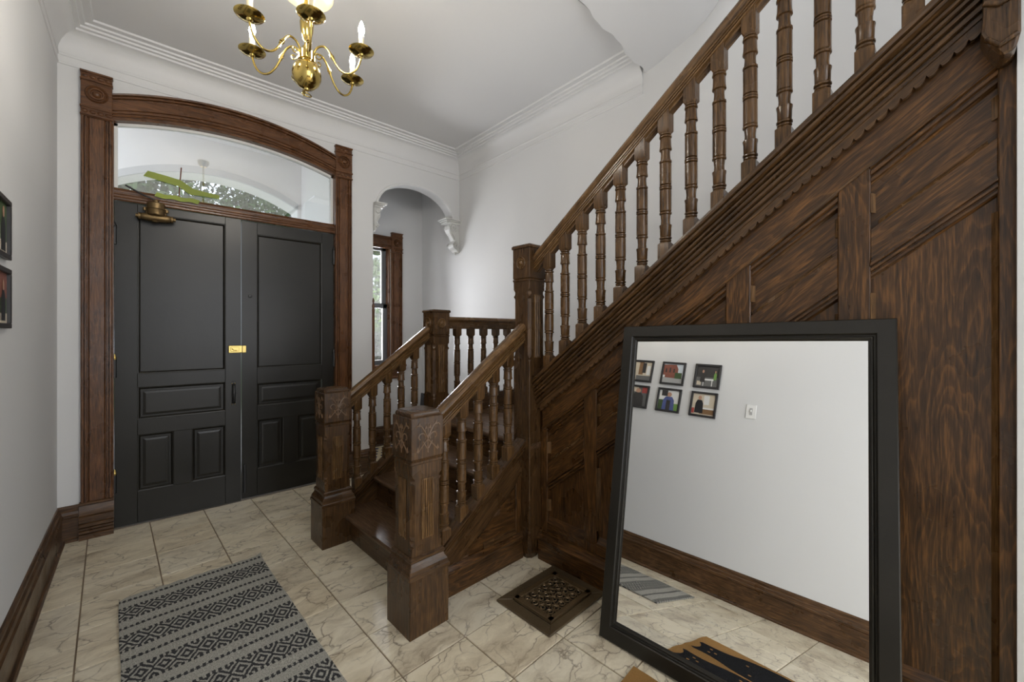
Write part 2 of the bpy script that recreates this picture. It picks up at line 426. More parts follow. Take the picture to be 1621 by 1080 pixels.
for i in range(-5, 8):
    for j in range(-12, 14):
        cx, cy = 0.785 + S * (i - 0.5) + 0.0, 1.27 + S * (j - 0.5)
        corners = [tow(cx + a * half, cy + b * half) for a, b in ((-1, -1), (1, -1), (1, 1), (-1, 1))]
        wx, wy = tow(cx, cy)
        if wy < -1.6: continue
        for (x0, x1, y0, y1) in ((XL + .01, XR, -1.6, YF), (1.50, XR, YF, 4.92)):
            p = corners
            for a in ((x0, 0, 1, 0), (x1, 0, -1, 0), (0, y0, 0, 1), (0, y1, 0, -1)): p = clip(p, *a) if len(p) > 2 else []
            if len(p) < 3: continue
            area = abs(sum(p[k][0] * p[(k + 1) % len(p)][1] - p[(k + 1) % len(p)][0] * p[k][1] for k in range(len(p)))) / 2
            if area < 0.0008: continue
            if cx > 2.05 and cy < 2.95 or (cx > 1.95 and cy < 1.7): continue       # under the stairs
            if area > 4 * half * half * 0.999:
                if tile0 is None:
                    tile0 = tile_mesh().build('tile', TILE, fl, org=(0, 0, 0)); o = tile0
                else: o = inst(tile0, fl, (0, 0, 0), 'tile')
                o.location = (wx, wy, random.uniform(-0.0006, 0.0006)); o.rotation_euler = (random.uniform(-.0006, .0006), random.uniform(-.0006, .0006), TH)
            else:
                m = MB().extrude([(a - wx, b - wy, -0.008) for a, b in p], (0, 0, 0.008))
                o = m.build('tile', TILE, fl, org=(0, 0, 0)); o.location = (wx, wy, random.uniform(-0.0006, 0.0006))
# threshold under the doors
tag(MB().box(-0.14, 1.375, 4.062, 4.30, -0.07, 0.004).build('trim_1', THRESH, bevel=0.003), 'worn timber threshold under the black double doors', 'threshold', kind='structure')

# door wall with the arched door opening and the side archway
def wall_columns(m, xs, lo, hi, ztop, y0, y1):
    """solid filling from hi(x) up to ztop between sample xs"""
    for a, b in zip(xs, xs[1:]):
        za, zb = hi(a + 1e-6), hi(b - 1e-6)
        v = [(a, y0, za), (b, y0, zb), (b, y0, ztop), (a, y0, ztop), (a, y1, za), (b, y1, zb), (b, y1, ztop), (a, y1, ztop)]
        m.add(v, [(0, 1, 2, 3), (7, 6, 5, 4), (0, 4, 5, 1)])
m = MB()
y1 = YF + 0.13
m.box(XL, -0.145, YF, y1, 0, ZC)
wall_columns(m, [-0.145 + 1.525 * k / 40 for k in range(41)], 0, lambda x: z_in(x) + 0.02, ZC, YF, y1)
m.box(1.38, 1.755, YF, y1, 0, ZC)
xs = [1.755, 1.805] + [1.805 + 0.91 * (0.5 - 0.5 * math.cos(math.pi * k / 40)) for k in range(1, 41)] + [XR]
wall_columns(m, xs, 0, lambda x: 2.70 if (x < 1.805 or x > 2.715) else z_arch(x), ZC, YF, y1)
m.box(1.45, XR, y1 - .02, y1, ZC, 3.9)
tag(m.build('wall_front', PLASTER), 'white plaster wall around the black doors with a side archway', 'wall', kind='structure')
tag(MB().box(XL - 0.12, XL, YB, YF + 0.13, 0, ZC).build('wall_left', PLASTER), 'white plaster wall hung with framed photographs', 'wall', kind='structure')
tag(MB().box(XR, XR + 0.12, -2.0, 5.05, 0, 6.0).build('wall_right', PLASTER), 'tall white plaster wall behind the staircase banister', 'wall', kind='structure')
# back wall; its unseen tall opening is added to bring in light
m = MB(); m.box(XL, -0.5, YB - .12, YB, 0, ZC); m.box(1.6, 1.95, YB - .12, YB, 0, ZC); m.box(-0.5, 1.6, YB - .12, YB, 0, 0.55); m.box(-0.5, 1.6, YB - .12, YB, 3.25, ZC)
tag(m.build('wall_back', PLASTER), 'white wall at the rear of the hall with a tall opening added for light', 'wall', kind='structure')
# wall continuing the panelling plane behind the camera
wx0, wy0 = tow(1.828, -0.09)
m = MB().box(wx0, wx0 + 0.14, -.68, wy0, 0, ZC); m.box(wx0, wx0 + 0.14, YB, -2.22, 0, ZC); m.box(wx0, wx0 + 0.14, -2.22, -.68, 2.4, ZC)  # doorway gap added, unseen, so the side fill reaches the hall
tag(m.build('wall_hall', PLASTER), 'white wall edge at the far right beside the stair panelling', 'wall', kind='structure')
# ceiling and the stairwell
m = MB(); m.box(XL - .1, XR, 1.64, YF + .1, ZC, ZC + .1); m.box(XL - .1, 1.95, YB, 1.64, ZC, ZC + .1)
tag(m.build('ceiling', CEILP), 'white plaster ceiling above the entrance hall', 'ceiling', kind='structure')
prof = [(1.640, 3.345), (1.53, 3.367), (1.42, 3.398), (1.34, 3.424), (1.268, 3.452), (1.20, 3.488), (1.143, 3.53), (1.08, 3.60), (1.02, 3.70), (0.975, 3.84), (0.95, 4.0), (0.945, 4.4)]
m = MB(); nx = 70
rows = []
for i in range(nx + 1):
    x = 1.95 + (XR - 1.95) * i / nx
    j = 0.012 * math.sin(i * .21) + 0.004 * math.sin(i * .6 + 1) + 0.03 * (1 - i / nx)
    r = []
    for k, (y, z) in enumerate(prof):
        lift = (1 - i / nx) * 0.105 if k == 0 else (1 - i / nx) * 0.105 * max(0, 1 - k / 5)
        r.append((x, y - (j if k == 0 else 0) + 0.0, z + lift))
    rows.append(r)
n = len(prof)
vsl = [p for r in rows for p in r]; fs = [(a * n + b, (a + 1) * n + b, (a + 1) * n + b + 1, a * n + b + 1) for a in range(nx) for b in range(n - 1)]
m.add(vsl, fs)
# broken lip up to the ceiling
lip = [(r[0][0], r[0][1], r[0][2]) for r in rows] + [(r[0][0], 1.645, ZC + .01) for r in rows]
m.add(lip, [(i, i + 1, nx + 2 + i, nx + 1 + i) for i in range(nx)])
tag(m.build('ceiling_stairwell', CEILP, smooth=40), 'curved plaster soffit with a broken edge rising over the stairs', 'ceiling', kind='structure')
m = MB(); m.box(1.90, 1.98, -2.0, 0.95, ZC, 6.0); m.box(1.90, XR, 0.95, 1.05, 4.4, 6.0); m.box(1.90, XR, -2.1, -2.0, 2.4, 6.0); m.box(1.90, XR, -2.1, 1.05, 6.0, 6.1)
tag(m.build('wall_stairwell', PLASTER), 'white stairwell shaft rising to the upper floor', 'wall', kind='structure')

# plaster cornice, mitred round three walls
cp = [(0, 3.195), (0.006, 3.198), (0.007, 3.208), (0.003, 3.213), (0.003, 3.252), (0.008, 3.256), (0.009, 3.266), (0.004, 3.272), (0.005, 3.310), (0.020, 3.350), (0.045, 3.385), (0.080, 3.408), (0.092, 3.410), (0.094, 3.424), (0.112, 3.428), (0.116, 3.440), (0.136, 3.444), (0.140, 3.456), (0.176, 3.458), (0.182, ZC), (0, ZC)]
def cornice(path, prof):
    m = MB(); rings = []
    for k, (px, py) in enumerate(path):
        def dirn(a, b):
            v = Vector((b[0] - a[0], b[1] - a[1])); v.normalize(); return v
        d0 = dirn(path[k - 1], path[k]) if k > 0 else dirn(path[0], path[1])
        d1 = dirn(path[k], path[k + 1]) if k < len(path) - 1 else d0
        n0 = Vector((d0.y, -d0.x)); n1 = Vector((d1.y, -d1.x))
        bis = (n0 + n1); bis = bis / (bis.dot(n0))
        rings.append([(px + bis.x * d, py + bis.y * d, z) for d, z in prof])
    return m.loft(rings)
tag(cornice([(XL, YB), (XL, YF), (XR, YF), (XR, 1.655)], cp).build('trim_2', WHITE, smooth=25), 'white moulded plaster cornice around the hall ceiling', 'cornice', kind='structure')

# alcove beyond the archway
YA = 4.93
m = MB(); m.box(1.50, 1.76, YA, YA + .14, 0, 3.9); m.box(2.355, XR + .1, YA, YA + .14, 0, 3.9); m.box(1.76, 2.355, YA, YA + .14, 0, 1.0); m.box(1.76, 2.355, YA, YA + .14, 2.52, 3.9)
tag(m.build('wall_alcove_back', PLASTER), 'white alcove wall with a tall narrow window', 'wall', kind='structure')
tag(MB().box(1.45, 1.55, YF + .13, YA + .14, 0, 3.9).build('wall_alcove_side', PLASTER), 'white side wall of the window alcove, hidden behind the pier', 'wall', kind='structure')
tag(MB().box(1.45, XR + .1, YF + .13, YA + .14, 3.78, 3.9).build('ceiling_alcove', CEILP), 'white ceiling of the window alcove behind the arch', 'ceiling', kind='structure')

# porch outside the doors, seen through the fanlight
YO = 5.25
m = MB()
m.box(1.40, 1.45, y1, YO + .25, -.1, 3.5); m.box(-0.45, 1.45, y1, YO + .25, 3.38, 3.5)
m.box(-0.45, -0.16, YO, YO + .25, -.1, 3.4); m.box(1.36, 1.45, YO, YO + .25, -.1, 3.4)
def z_porch(x): R = 1.55; return 3.02 - R + math.sqrt(R * R - (x - 0.60) ** 2)
wall_columns(m, [-0.16 + 1.52 * k / 24 for k in range(25)], 0, z_porch, 3.4, YO, YO + .25)
po = m.build('wall_porch', STUCCO)
tag(po, 'pale rendered porch with a flat arch outside the fanlight', 'wall', kind='structure')
m = MB(); rr = []
for k in range(25):
    x = -0.16 + 1.52 * k / 24; z = z_porch(x)
    rr.append([(x, YO - .03, z + .002), (x, YO - .03, z + .07), (x, YO + .01, z + .07), (x, YO + .01, z + .002)])
m.loft(rr); m.build('arch_band', WHITE, po)
tag(MB().box(-0.33, 1.40, 4.31, 9.0, -.12, -0.012).build('floor_porch', STUCCO), 'pale porch floor outside the double doors', 'floor', kind='structure')
tag(MB().box(-25, 30, 5.6, 45, -.6, -.5).build('floor_garden', GRASS), 'green lawn outside beyond the porch', 'lawn', kind='structure')

# ------------------------------------------------------------------ baseboards
bp_ = [(0, 0), (0.040, 0), (0.040, 0.010), (0.034, 0.018), (0.024, 0.022), (0.024, 0.155), (0.032, 0.162), (0.032, 0.174), (0.024, 0.180), (0.020, 0.198), (0.012, 0.206), (0.012, 0.222), (0.006, 0.234), (0, 0.236)]
def baseboard(name, path, label, tone='base', axis='y', prof=bp_):
    o = cornice(path, prof).build(name, wood(tone, axis), smooth=25)
    tag(o, label, 'baseboard', kind='structure'); return o
baseboard('baseboard_left', [(XL, YB), (XL, YF)], 'dark stained baseboard along the white wall with the photographs')
baseboard('baseboard_front', [(XL, YF), (-0.31, YF)], 'short dark baseboard between the corner and the door plinth', axis='x')
baseboard('baseboard_pier', [(1.54, YF), (1.757, YF)], 'short dark baseboard on the white pier right of the doors', axis='x')
baseboard('baseboard_alcove', [(1.55, YA), (XR, YA)], 'dark baseboard under the alcove window', axis='x')
baseboard('baseboard_right', [(XR, YA), (XR, 3.03)], 'dark baseboard along the alcove side of the stair wall', axis='y')

# ------------------------------------------------------------------ door casing
DC = empty('trim_3', (0.617, YF, 0)); tag(DC, 'red-brown moulded door casing with rosette corner blocks and arched head', 'door casing', kind='structure')
def rosette(parent, c, ax, r, mat, sgn=-1, relief=1.2):
    pr = [(r, 0.0), (r, .007), (r * .92, .012), (r * .82, .008), (r * .76, .002), (r * .70, .002), (r * .64, .010), (r * .55, .010), (r * .48, .002), (r * .40, .002), (r * .34, .010), (r * .20, .016), (0.0, .017)]
    pr = [(a, h * sgn * relief) for a, h in pr]
    return MB().lathe(pr, c, 28, ax).build('rosette', mat, parent, smooth=50)
CP_ = [(-0.0775, 0), (-0.0775, -.028), (-0.072, -.034), (-0.064, -.034), (-0.061, -.018), (-0.058, -.018), (-0.056, -.030), (-0.049, -.030), (-0.046, -.014), (-0.042, -.014), (-0.036, -.022)]
CP = CP_ + [(-a, b) for a, b in CP_[::-1]]
def casing_side(cx):
    o = MB().extrude([(cx + a, YF + b, 0.245) for a, b in CP], (0, 0, 2.63)).build('pilaster', wood('door', 'z'), DC, smooth=20)
    p = [(0, 0), (-.058, 0), (-.058, .034), (-.044, .038), (-.044, .046), (-.057, .049), (-.057, .059), (-.045, .062), (-.045, .066), (-.057, .069), (-.057, .079), (-.045, .082), (-.045, .086), (-.058, .089), (-.058, .106), (-.046, .111), (-.046, .134), (-.060, .139), (-.060, .156), (-.046, .162), (-.046, .186), (-.042, .20), (-.036, .226), (-.044, .232), (-.044, .244), (-.036, .248), (0, .248)]
    MB().extrude([(cx - .085, YF + a, z) for a, z in p], (0.170, 0, 0)).build('plinth_block', wood('base', 'x'), DC, smooth=20)
    blk = MB().box(cx - .0775, cx + .0775, YF - .036, YF, 2.875, 3.185).build('corner_block', wood('door', 'x'), DC, bevel=.003)
    for zz in (2.880, 3.118):
        b = MB().box(cx - .081, cx + .081, YF - .046, YF, zz + .052, zz + .066); b.box(cx - .081, cx + .081, YF - .046, YF, zz, zz + .010)
        b.build('fillet', wood('door', 'x'), blk, bevel=.002)
        for k in range(4):
            xx = cx - .058 + .0385 * k
            l = MB().lathe([(0.0, -.009), (.012, -.006), (.017, 0.0)], (xx, YF - .036, zz + .031), 8, 'y')
            l.v = [(x, y, zz + .031 + (z - zz - .031) * .8) for x, y, z in l.v]
            l.build('carved_leaf', wood('door', 'x'), blk, smooth=40)
    rosette(blk, (cx, YF - .036, 3.036), 'y', 0.058, wood('door', 'x'))
casing_side(-0.2225); casing_side(1.4535)
prof = [(0, 0), (0, -.022), (.05, -.028), (.09, -.014), (.12, -.014), (.14, -.026), (.20, -.026), (.23, -.012), (.27, -.012), (.30, -.022), (.72, -.022), (.75, -.014), (.78, -.014), (.80, -.034), (.87, -.034), (.90, -.026), (.93, -.042), (1.0, -.044), (1.0, 0)]
rr = []
for k in range(49):
    x = -0.145 + 1.521 * k / 48; a, b = z_in(x), z_out(x) 
    rr.append([(x, YF + d, a + (b - a) * q) for q, d in prof])
MB().loft(rr).build('head_casing', wood('door', 'x'), DC, smooth=25)
# door frame: jambs, arched head lining, moulded transom bar
for x0, x1 in ((-0.147, -0.139), (1.377, 1.384)):
    MB().box(x0, x1, YF - .012, YF + .13, 0, z_in(x0)).build('jamb', wood('door', 'z'), DC)
rr = []
for k in range(41):
    x = -0.145 + 1.525 * k / 40; a = z_in(x)
    rr.append([(x, YF - .010, a - .022), (x, YF - .010, a + .012), (x, YF + .13, a + .012), (x, YF + .13, a - .022)])
MB().loft(rr).build('head_lining', wood('door', 'x'), DC, smooth=30)
p = [(.10, 2.343), (-.004, 2.343), (-.010, 2.350), (-.010, 2.360), (-.004, 2.364), (-.008, 2.372), (-.008, 2.380), (0, 2.384), (-.004, 2.392), (-.004, 2.400), (.006, 2.405), (.004, 2.415), (.016, 2.420), (.030, 2.438), (.05, 2.443), (.10, 2.443)]
MB().extrude([(-0.139, YF + a, z) for a, z in p], (1.516, 0, 0)).build('transom_bar', wood('door', 'x'), DC, smooth=20)

# fanlight
W1 = empty('window_1', (0.617, YF + .06, 2.44)); tag(W1, 'arched fanlight over the black doors with tape on its glass', 'window', kind='structure')
m = MB(); rr = []
for k in range(41):
    x = -0.139 + 1.516 * k / 40; a = z_in(x) - .022
    rr.append([(x, YF + .045, a - .020), (x, YF + .045, a + .002), (x, YF + .075, a + .002), (x, YF + .075, a - .020)])
m.loft(rr)
m.box(-.139, -.120, YF + .045, YF + .075, 2.443, z_in(-.139) - .02); m.box(1.358, 1.377, YF + .045, YF + .075, 2.443, z_in(1.377) - .02)
m.build('window_frame', SILVERW, W1, smooth=30)
pts = [(-.125, YF + .058, 2.441)] + [(1.365, YF + .058, 2.441)] + [(1.365 - 1.49 * k / 30, YF + .058, z_in(1.365 - 1.49 * k / 30) - .035) for k in range(31)]
MB().extrude(pts, (0, .004, 0)).build('pane', GLASS, W1)
# tape and rod on the fanlight
tp = [(.017, 2.565), (.042, 2.609), (.150, 2.597), (.235, 2.584), (.270, 2.562), (.308, 2.536), (.390, 2.527), (.481, 2.522), (.481, 2.491), (.380, 2.492), (.292, 2.486), (.255, 2.510), (.220, 2.534), (.120, 2.550)]
tag(MB().extrude([(x, YF + .0485, z) for x, z in tp], (0, -.0006, 0)).build('tape_strip', TAPE), 'long kinked strip of green tape across the fanlight glass', 'tape', 'green tape strips on the fanlight')
m = MB(); xs = [.078 + .258 * k / 12 for k in range(13)]
m.loft([[(x + (0.013 if q else 0), YF - .0135 + (.012 if q else 0), 2.408 + .035 * q - .004 * math.sin(x * 60)) for q in (0, 1)] for x in xs], closed=False)
tag(m.build('tape_strip', TAPE), 'short strip of green tape stuck along the transom bar', 'tape', 'green tape strips on the fanlight')
tag(MB().tube([(.238, YF + .0535, 2.685), (.232, YF + .0535, 2.60), (.226, YF + .053, 2.50), (.222, YF + .040, 2.45), (.220, YF + .008, 2.432)], .0042, 8).build('metal_rod', plain('rusty_rod', (.14, .05, .03), .5, metal=.4), smooth=60),
    'thin rusty rod taped upright against the fanlight glass', 'rod')

# ------------------------------------------------------------------ doors
def door_leaf(name, x0, x1, ys, panels, label, rot, hinge_x):
    """panels: list of (x0,x1,z0,z1,kind)"""
    root = empty(name, (hinge_x, YF + .03, 0), rot); tag(root, label, 'door', kind='structure')
    yf, yb = YF + .018, YF + .060
    zt = 2.338; zb = .012
    big = panels[0]; lk = panels[1]; lo = panels[2:]
    def pc(nm, a, b, c, d): return MB().box(a, b, yf, yb, c, d).build(nm, BLACKP, root, bevel=.002)
    pc('stile', x0, big[0], zb, zt); pc('stile', big[1], x1, zb, zt)
    pc('rail', big[0], big[1], big[3], zt); pc('rail', big[0], big[1], lk[3], big[2]); pc('rail', big[0], big[1], lo[0][3], lk[2]); pc('rail', big[0], big[1], zb, lo[0][2])
    pc('mullion', lo[0][1], lo[1][0], lo[0][2], lo[0][3])
    for (a, b, c, d, kind) in panels:
        m = MB(); dd = yf + .016
        m.box(a - .001, b + .001, dd, yb - .008, c - .001, d + .001)
        # bolection bead round the recess
        i0, i1_, i2_ = -.001, .006, .016
        m.loft([[(a + i, y, c + i), (b - i, y, c + i), (b - i, y, d - i), (a + i, y, d - i)] for i, y in ((i0, dd + .002), (i0, yf + .0015), (i1_, yf + .003), (i2_, dd - .001), (i2_, dd + .002))], caps=False)
        if kind == 'raised':
            i1, i2 = .030, .046
            m.loft([[(a + i, y, c + i), (b - i, y, c + i), (b - i, y, d - i), (a + i, y, d - i)] for i, y in ((i1, dd), (i1, dd - .008), (i2, dd - .011))])
        m.build('panel', BLACKP, root, bevel=.0015)
    return root
PL = [(-.014, .515, 1.10, 2.28, 'flat'), (-.014, .517, .765, 1.0, 'raised'), (-.014, .190, .24, .652, 'raised'), (.302, .517, .24, .652, 'raised')]
PRr = [(.742, 1.268, 1.10, 2.24, 'flat'), (.742, 1.262, .775, .967, 'raised'), (.745, .945, .24, .656, 'raised'), (1.058, 1.262, .24, .656, 'raised')]
D1 = door_leaf('door_1', -.137, .622, 0, PL, 'left leaf of the black panelled double door with closer and pull', math.radians(-2.6), -.137)
D2 = door_leaf('door_2', .629, 1.375, 0, PRr, 'right leaf of the black panelled double door behind the newel', 0, 1.375)
ORG[D1.name] = (-.137, YF + .03, 0)
yf = YF + .018
# closer
cl = MB().lathe([(.046, 2.262), (.050, 2.266), (.050, 2.300), (.048, 2.304), (.052, 2.308), (.052, 2.345), (.047, 2.352), (.020, 2.356), (.018, 2.372), (0, 2.374)], (.090, yf - .055, 0), 24).build('door_closer', BRONZE, D1, smooth=35)
MB().lathe([(0, -.112), (.014, -.112), (.014, -.100), (.024, -.098), (.024, -.085), (.020, -.083), (.024, -.078), (.027, -.06), (.030, 0), (.027, .06), (.024, .078), (.020, .083), (.024, .085), (.024, .098), (.014, .10), (.014, .112), (0, .112)], (.090, yf - .045, 2.248), 16, 'x').build('barrel', BRONZE, cl, smooth=35)
MB().box(.03, .15, yf - .03, yf, 2.225, 2.33).build('mounting_plate', BRONZE, cl, bevel=.004)
for xx in (.028, .152): MB().lathe([(0, 0), (.011, 0), (.011, .02), (0, .02)], (xx, yf - .06, 2.29), 10).build('lug', BRONZE, cl, smooth=35)
MB().lathe([(0, 0), (.018, .006), (.022, .014), (0, .02)], (.085, yf - .052, 2.208), 14).build('drain_cap', BRONZE, cl, smooth=40)
MB().tube([(.090, yf - .055, 2.372), (.02, yf - .052, 2.40), (-.076, yf - .040, 2.452)], .006, 8).build('closer_arm', STEELD, cl, smooth=50)
# latch, pull, finials and hinges
lt = MB().box(.534, .628, yf - .024, yf, 1.236, 1.296).build('night_latch', BRASSB, D1, bevel=.003)
MB().box(.548, .605, yf - .030, yf - .023, 1.248, 1.284).build('latch_plate', BRASSB, lt, bevel=.002)
MB().tube([(.556, yf - .032, 1.272), (.566, yf - .034, 1.258), (.590, yf - .034, 1.255)], .003, 6).build('latch_lever', BRASS, lt)
MB().box(.630, .660, yf - .022, yf, 1.234, 1.294).build('latch_keep', BRASSB, D2, bevel=.003)
hd = MB().tube([(.570, yf, .975), (.570, yf - .03, .972), (.570, yf - .042, .955), (.570, yf - .046, .905), (.570, yf - .042, .850), (.570, yf - .03, .834), (.570, yf, .830)], [.011, .010, .009, .0115, .009, .010, .011], 10).build('pull_handle', STEELD, D1, smooth=50)
for zz in (.985, .817):
    MB().box(.556, .584, yf - .003, yf + .001, zz - .018, zz + .018).build('rose_plate', BLACKP, hd, bevel=.001)
    for xx in (.560, .580): MB().lathe([(0, -.006), (.003, -.005), (.004, 0)], (xx, yf - .002, zz), 8, 'y').build('screw', BRASSB, hd)
MB().lathe([(.016, 0), (.016, -.004), (.010, -.006), (.010, -.010), (0, -.011)], (.690, yf, 1.71), 14, 'y').build('old_keyhole', STEELD, D2, smooth=40)
MB().box(.642, .660, yf - .012, yf, .06, .30).build('floor_bolt', STEELD, D2, bevel=.003)
def hinge(root, x, z0, z1, brass):
    h = MB().lathe([(0, z0), (.011, z0), (.011, z1), (0, z1)], (x, yf - .012, 0), 12).build('hinge', STEELD, root, smooth=40)
    MB().box(x - .012, x + .012, yf - .006, yf, z0 + .005, z1 - .005).build('leaf_plate', STEELD, h)
    MB().lathe([(.010, 0), (.010, .006), (.013, .010), (.009, .022), (.004, .036), (0, .042)], (x, yf - .012, z1), 12).build('finial', BRASSB if brass else STEELD, h, smooth=45)
for z0, z1, br in ((2.03, 2.15, 0), (1.08, 1.21, 1), (.26, .39, 1)): hinge(D1, -.134, z0, z1, br)
for z0, z1, br in ((2.05, 2.18, 0), (1.08, 1.21, 0), (.27, .40, 0)): hinge(D2, 1.372, z0, z1, br)

# ------------------------------------------------------------------ archway moulding and corbels
AR = empty('trim_4', (2.26, YF, 2.70)); tag(AR, 'thin white moulding edging the side arch, carried on scroll corbels', 'arch moulding', kind='structure')
rr = []
for k in range(49):
    a = math.pi * k / 48; cx, cz = -math.cos(a), math.sin(a)
    def q(d, y): return (2.26 + cx * (0.455 + d), YF + y, 2.70 + cz * (0.30 + d))
    rr.append([q(-.003, .02), q(-.003, -.006), q(.006, -.010), q(.012, -.006), q(.020, -.008), q(.024, 0), q(.024, .02)])
MB().loft(rr).build('arch_bead', WHITE, AR, smooth=35)
CORB = plain('grey_white_corbel_paint', (0.52, 0.52, 0.50), 0.5, bump=0.25, bscale=60, var=0.25)
def corbel(xw, sx, w0, proj, ztop, drop, ya, yb):
    """bracket growing from the face x = xw towards sx"""
    X = lambda d: xw + sx * d
    m = MB()
    for (d, z0, z1, e) in ((proj, ztop - .018, ztop, .018), (proj - .018, ztop - .034, ztop - .018, .010), (proj - .034, ztop - .056, ztop - .034, 0)):
        m.box(min(X(0), X(d)), max(X(0), X(d)), ya - e, yb + e, z0, z1)
    o = m.build('corbel', CORB, AR, bevel=.004)
    prof = [(0, 0), (.78, 0), (.86, -.10), (.84, -.22), (.70, -.33), (.52, -.42), (.40, -.52), (.36, -.60), (.46, -.66), (.56, -.74), (.54, -.84), (.42, -.90), (.30, -.93), (.20, -1.0), (.05, -1.04), (0, -1.0)]
    pp = proj - .05
    b = MB().extrude([(X(a * pp), ya + .012, ztop - .05 + z * drop) for a, z in prof], (0, yb - ya - .024, 0)).build('scroll_body', CORB, o, bevel=.004)
    for yy, sg in ((ya + .010, -1), (yb - .010, 1)):
        for (a, z, r, tr) in ((.50, -.16, .36, 3.4), (.34, -.78, .24, 3.2)):
            MB().tube(spiral((X(a * pp), yy, ztop - .05 + z * drop), (sx, 0, 0), (0, 0, 1), r * pp, .1 * r * pp, 0, tr * math.pi, 26), .0105, 7).build('volute', CORB, o, smooth=60)
    MB().tube([(X(.80 * pp), ya + .04, ztop - .05 - .05 * drop), (X(.72 * pp), ya + .03, ztop - .05 - .36 * drop), (X(.38 * pp), ya + .03, ztop - .05 - .58 * drop)], .014, 7).build('leaf_rib', CORB, o, smooth=60)
    MB().lathe([(0, -.022), (.014, -.014), (.017, 0), (.012, .012), (0, .02)], (X(.10 * pp + .005), (ya + yb) / 2, ztop - .05 - 1.02 * drop), 10).build('drop_bead', CORB, o, smooth=50)
corbel(1.757, 1, 0, .125, 2.725, .24, YF - .045, YF + .11)
corbel(XR, -1, 0, .215, 2.725, .32, YF - .02, YF + .12)
# turned wooden corner guard on the pier
cg = MB().lathe([(.013, .0), (.013, .32), (.009, .33), (.013, .34), (.013, 1.62), (.016, 1.63), (.010, 1.645), (.015, 1.665), (.012, 1.685), (.006, 1.70), (.011, 1.72), (.007, 1.745), (0, 1.76)], (1.757, YF - .002, 0), 12).build('trim_5', wood('door', 'z'), smooth=40)
tag(cg, 'slim turned wooden guard on the edge of the white pier', 'corner guard', kind='structure')

# ------------------------------------------------------------------ alcove window
W2 = empty('window_2', (2.055, YA, 1.0)); tag(W2, 'tall alcove sash window in a dark rosette-cornered casing', 'window', kind='structure')
for cx in (1.675, 2.435):
    MB().extrude([(cx + a * .97, YA + b, 0.97) for a, b in CP], (0, 0, 1.46)).build('casing', wood('door', 'z'), W2, smooth=20)
    bk = MB().box(cx - .075, cx + .075, YA - .036, YA, 2.42, 2.67).build('corner_block', wood('door', 'x'), W2, bevel=.003)
    for zz in (2.415, 2.612):
        b = MB().box(cx - .079, cx + .079, YA - .046, YA, zz, zz + .010); b.box(cx - .079, cx + .079, YA - .046, YA, zz + .044, zz + .056); b.build('fillet', wood('door', 'x'), bk, bevel=.002)
        for k in range(4): MB().lathe([(0, -.009), (.011, -.006), (.015, 0)], (cx - .054 + .036 * k, YA - .036, zz + .027), 8, 'y').build('carved_leaf', wood('door', 'x'), bk, smooth=40)
    rosette(bk, (cx, YA - .036, 2.541), 'y', 0.048, wood('door', 'x'))
MB().extrude([(1.75, YA + b, 2.535 + a) for a, b in CP], (0.61, 0, 0)).build('head_casing', wood('door', 'x'), W2, smooth=20)
sil = [(.12, .97), (-.075, .97), (-.085, .978), (-.085, .992), (-.075, 1.0), (.12, 1.0)]
MB().extrude([(1.57, YA + a, z) for a, z in sil], (.97, 0, 0)).build('window_sill', wood('door', 'x'), W2, smooth=20)
ap = [(0, .82), (-.02, .82), (-.028, .832), (-.020, .85), (-.026, .93), (-.05, .955), (-.05, .97), (0, .97)]
MB().extrude([(1.61, YA + a, z) for a, z in ap], (.89, 0, 0)).build('apron', wood('door', 'x'), W2, smooth=20)
m = MB(); m.box(1.76, 1.775, YA, YA + .14, 1.0, 2.52); m.box(2.335, 2.355, YA, YA + .14, 1.0, 2.52); m.box(1.76, 2.355, YA, YA + .14, 2.49, 2.52); m.build('jamb_lining', wood('door', 'z'), W2)
def sash(z0, z1, yy):
    m = MB(); a, b = 1.775, 2.335
    m.box(a, a + .05, yy, yy + .03, z0, z1); m.box(b - .05, b, yy, yy + .03, z0, z1); m.box(a, b, yy, yy + .03, z0, z0 + .05); m.box(a, b, yy, yy + .03, z1 - .05, z1)
    s_ = m.build('sash', SASH, W2, bevel=.002)
    m2 = MB()
    for (p, q, r, t_) in ((a + .05, a + .058, z0 + .05, z1 - .05), (b - .058, b - .05, z0 + .05, z1 - .05), (a + .05, b - .05, z0 + .05, z0 + .058)): m2.box(p, q, yy + .004, yy + .026, r, t_)
    m2.build('light_strip', SILVERW, s_)  # pale strips put the light glimpsed beside the glass into colour
    MB().box(a + .05, b - .05, yy + .013, yy + .017, z0 + .05, z1 - .05).build('pane', GLASS, s_)
sash(1.0, 1.76, YA + .05); sash(1.72, 2.49, YA + .085)

# ------------------------------------------------------------------ STAIRCASE (built square in its own frame, set 2.3 degrees askew)
ST = empty('staircase', (PV[0], PV[1], 0), TH)
tag(ST, 'dark carved timber staircase with turned balusters, newels and a quarter landing', 'staircase')
RI, RU = 0.18, 0.2367
NY, FY = 1.875, 2.935          # near and far balustrade lines of the lower flight
UX = 1.828                     # balustrade line of the upper flight
SL = 0.73; SU = 0.775

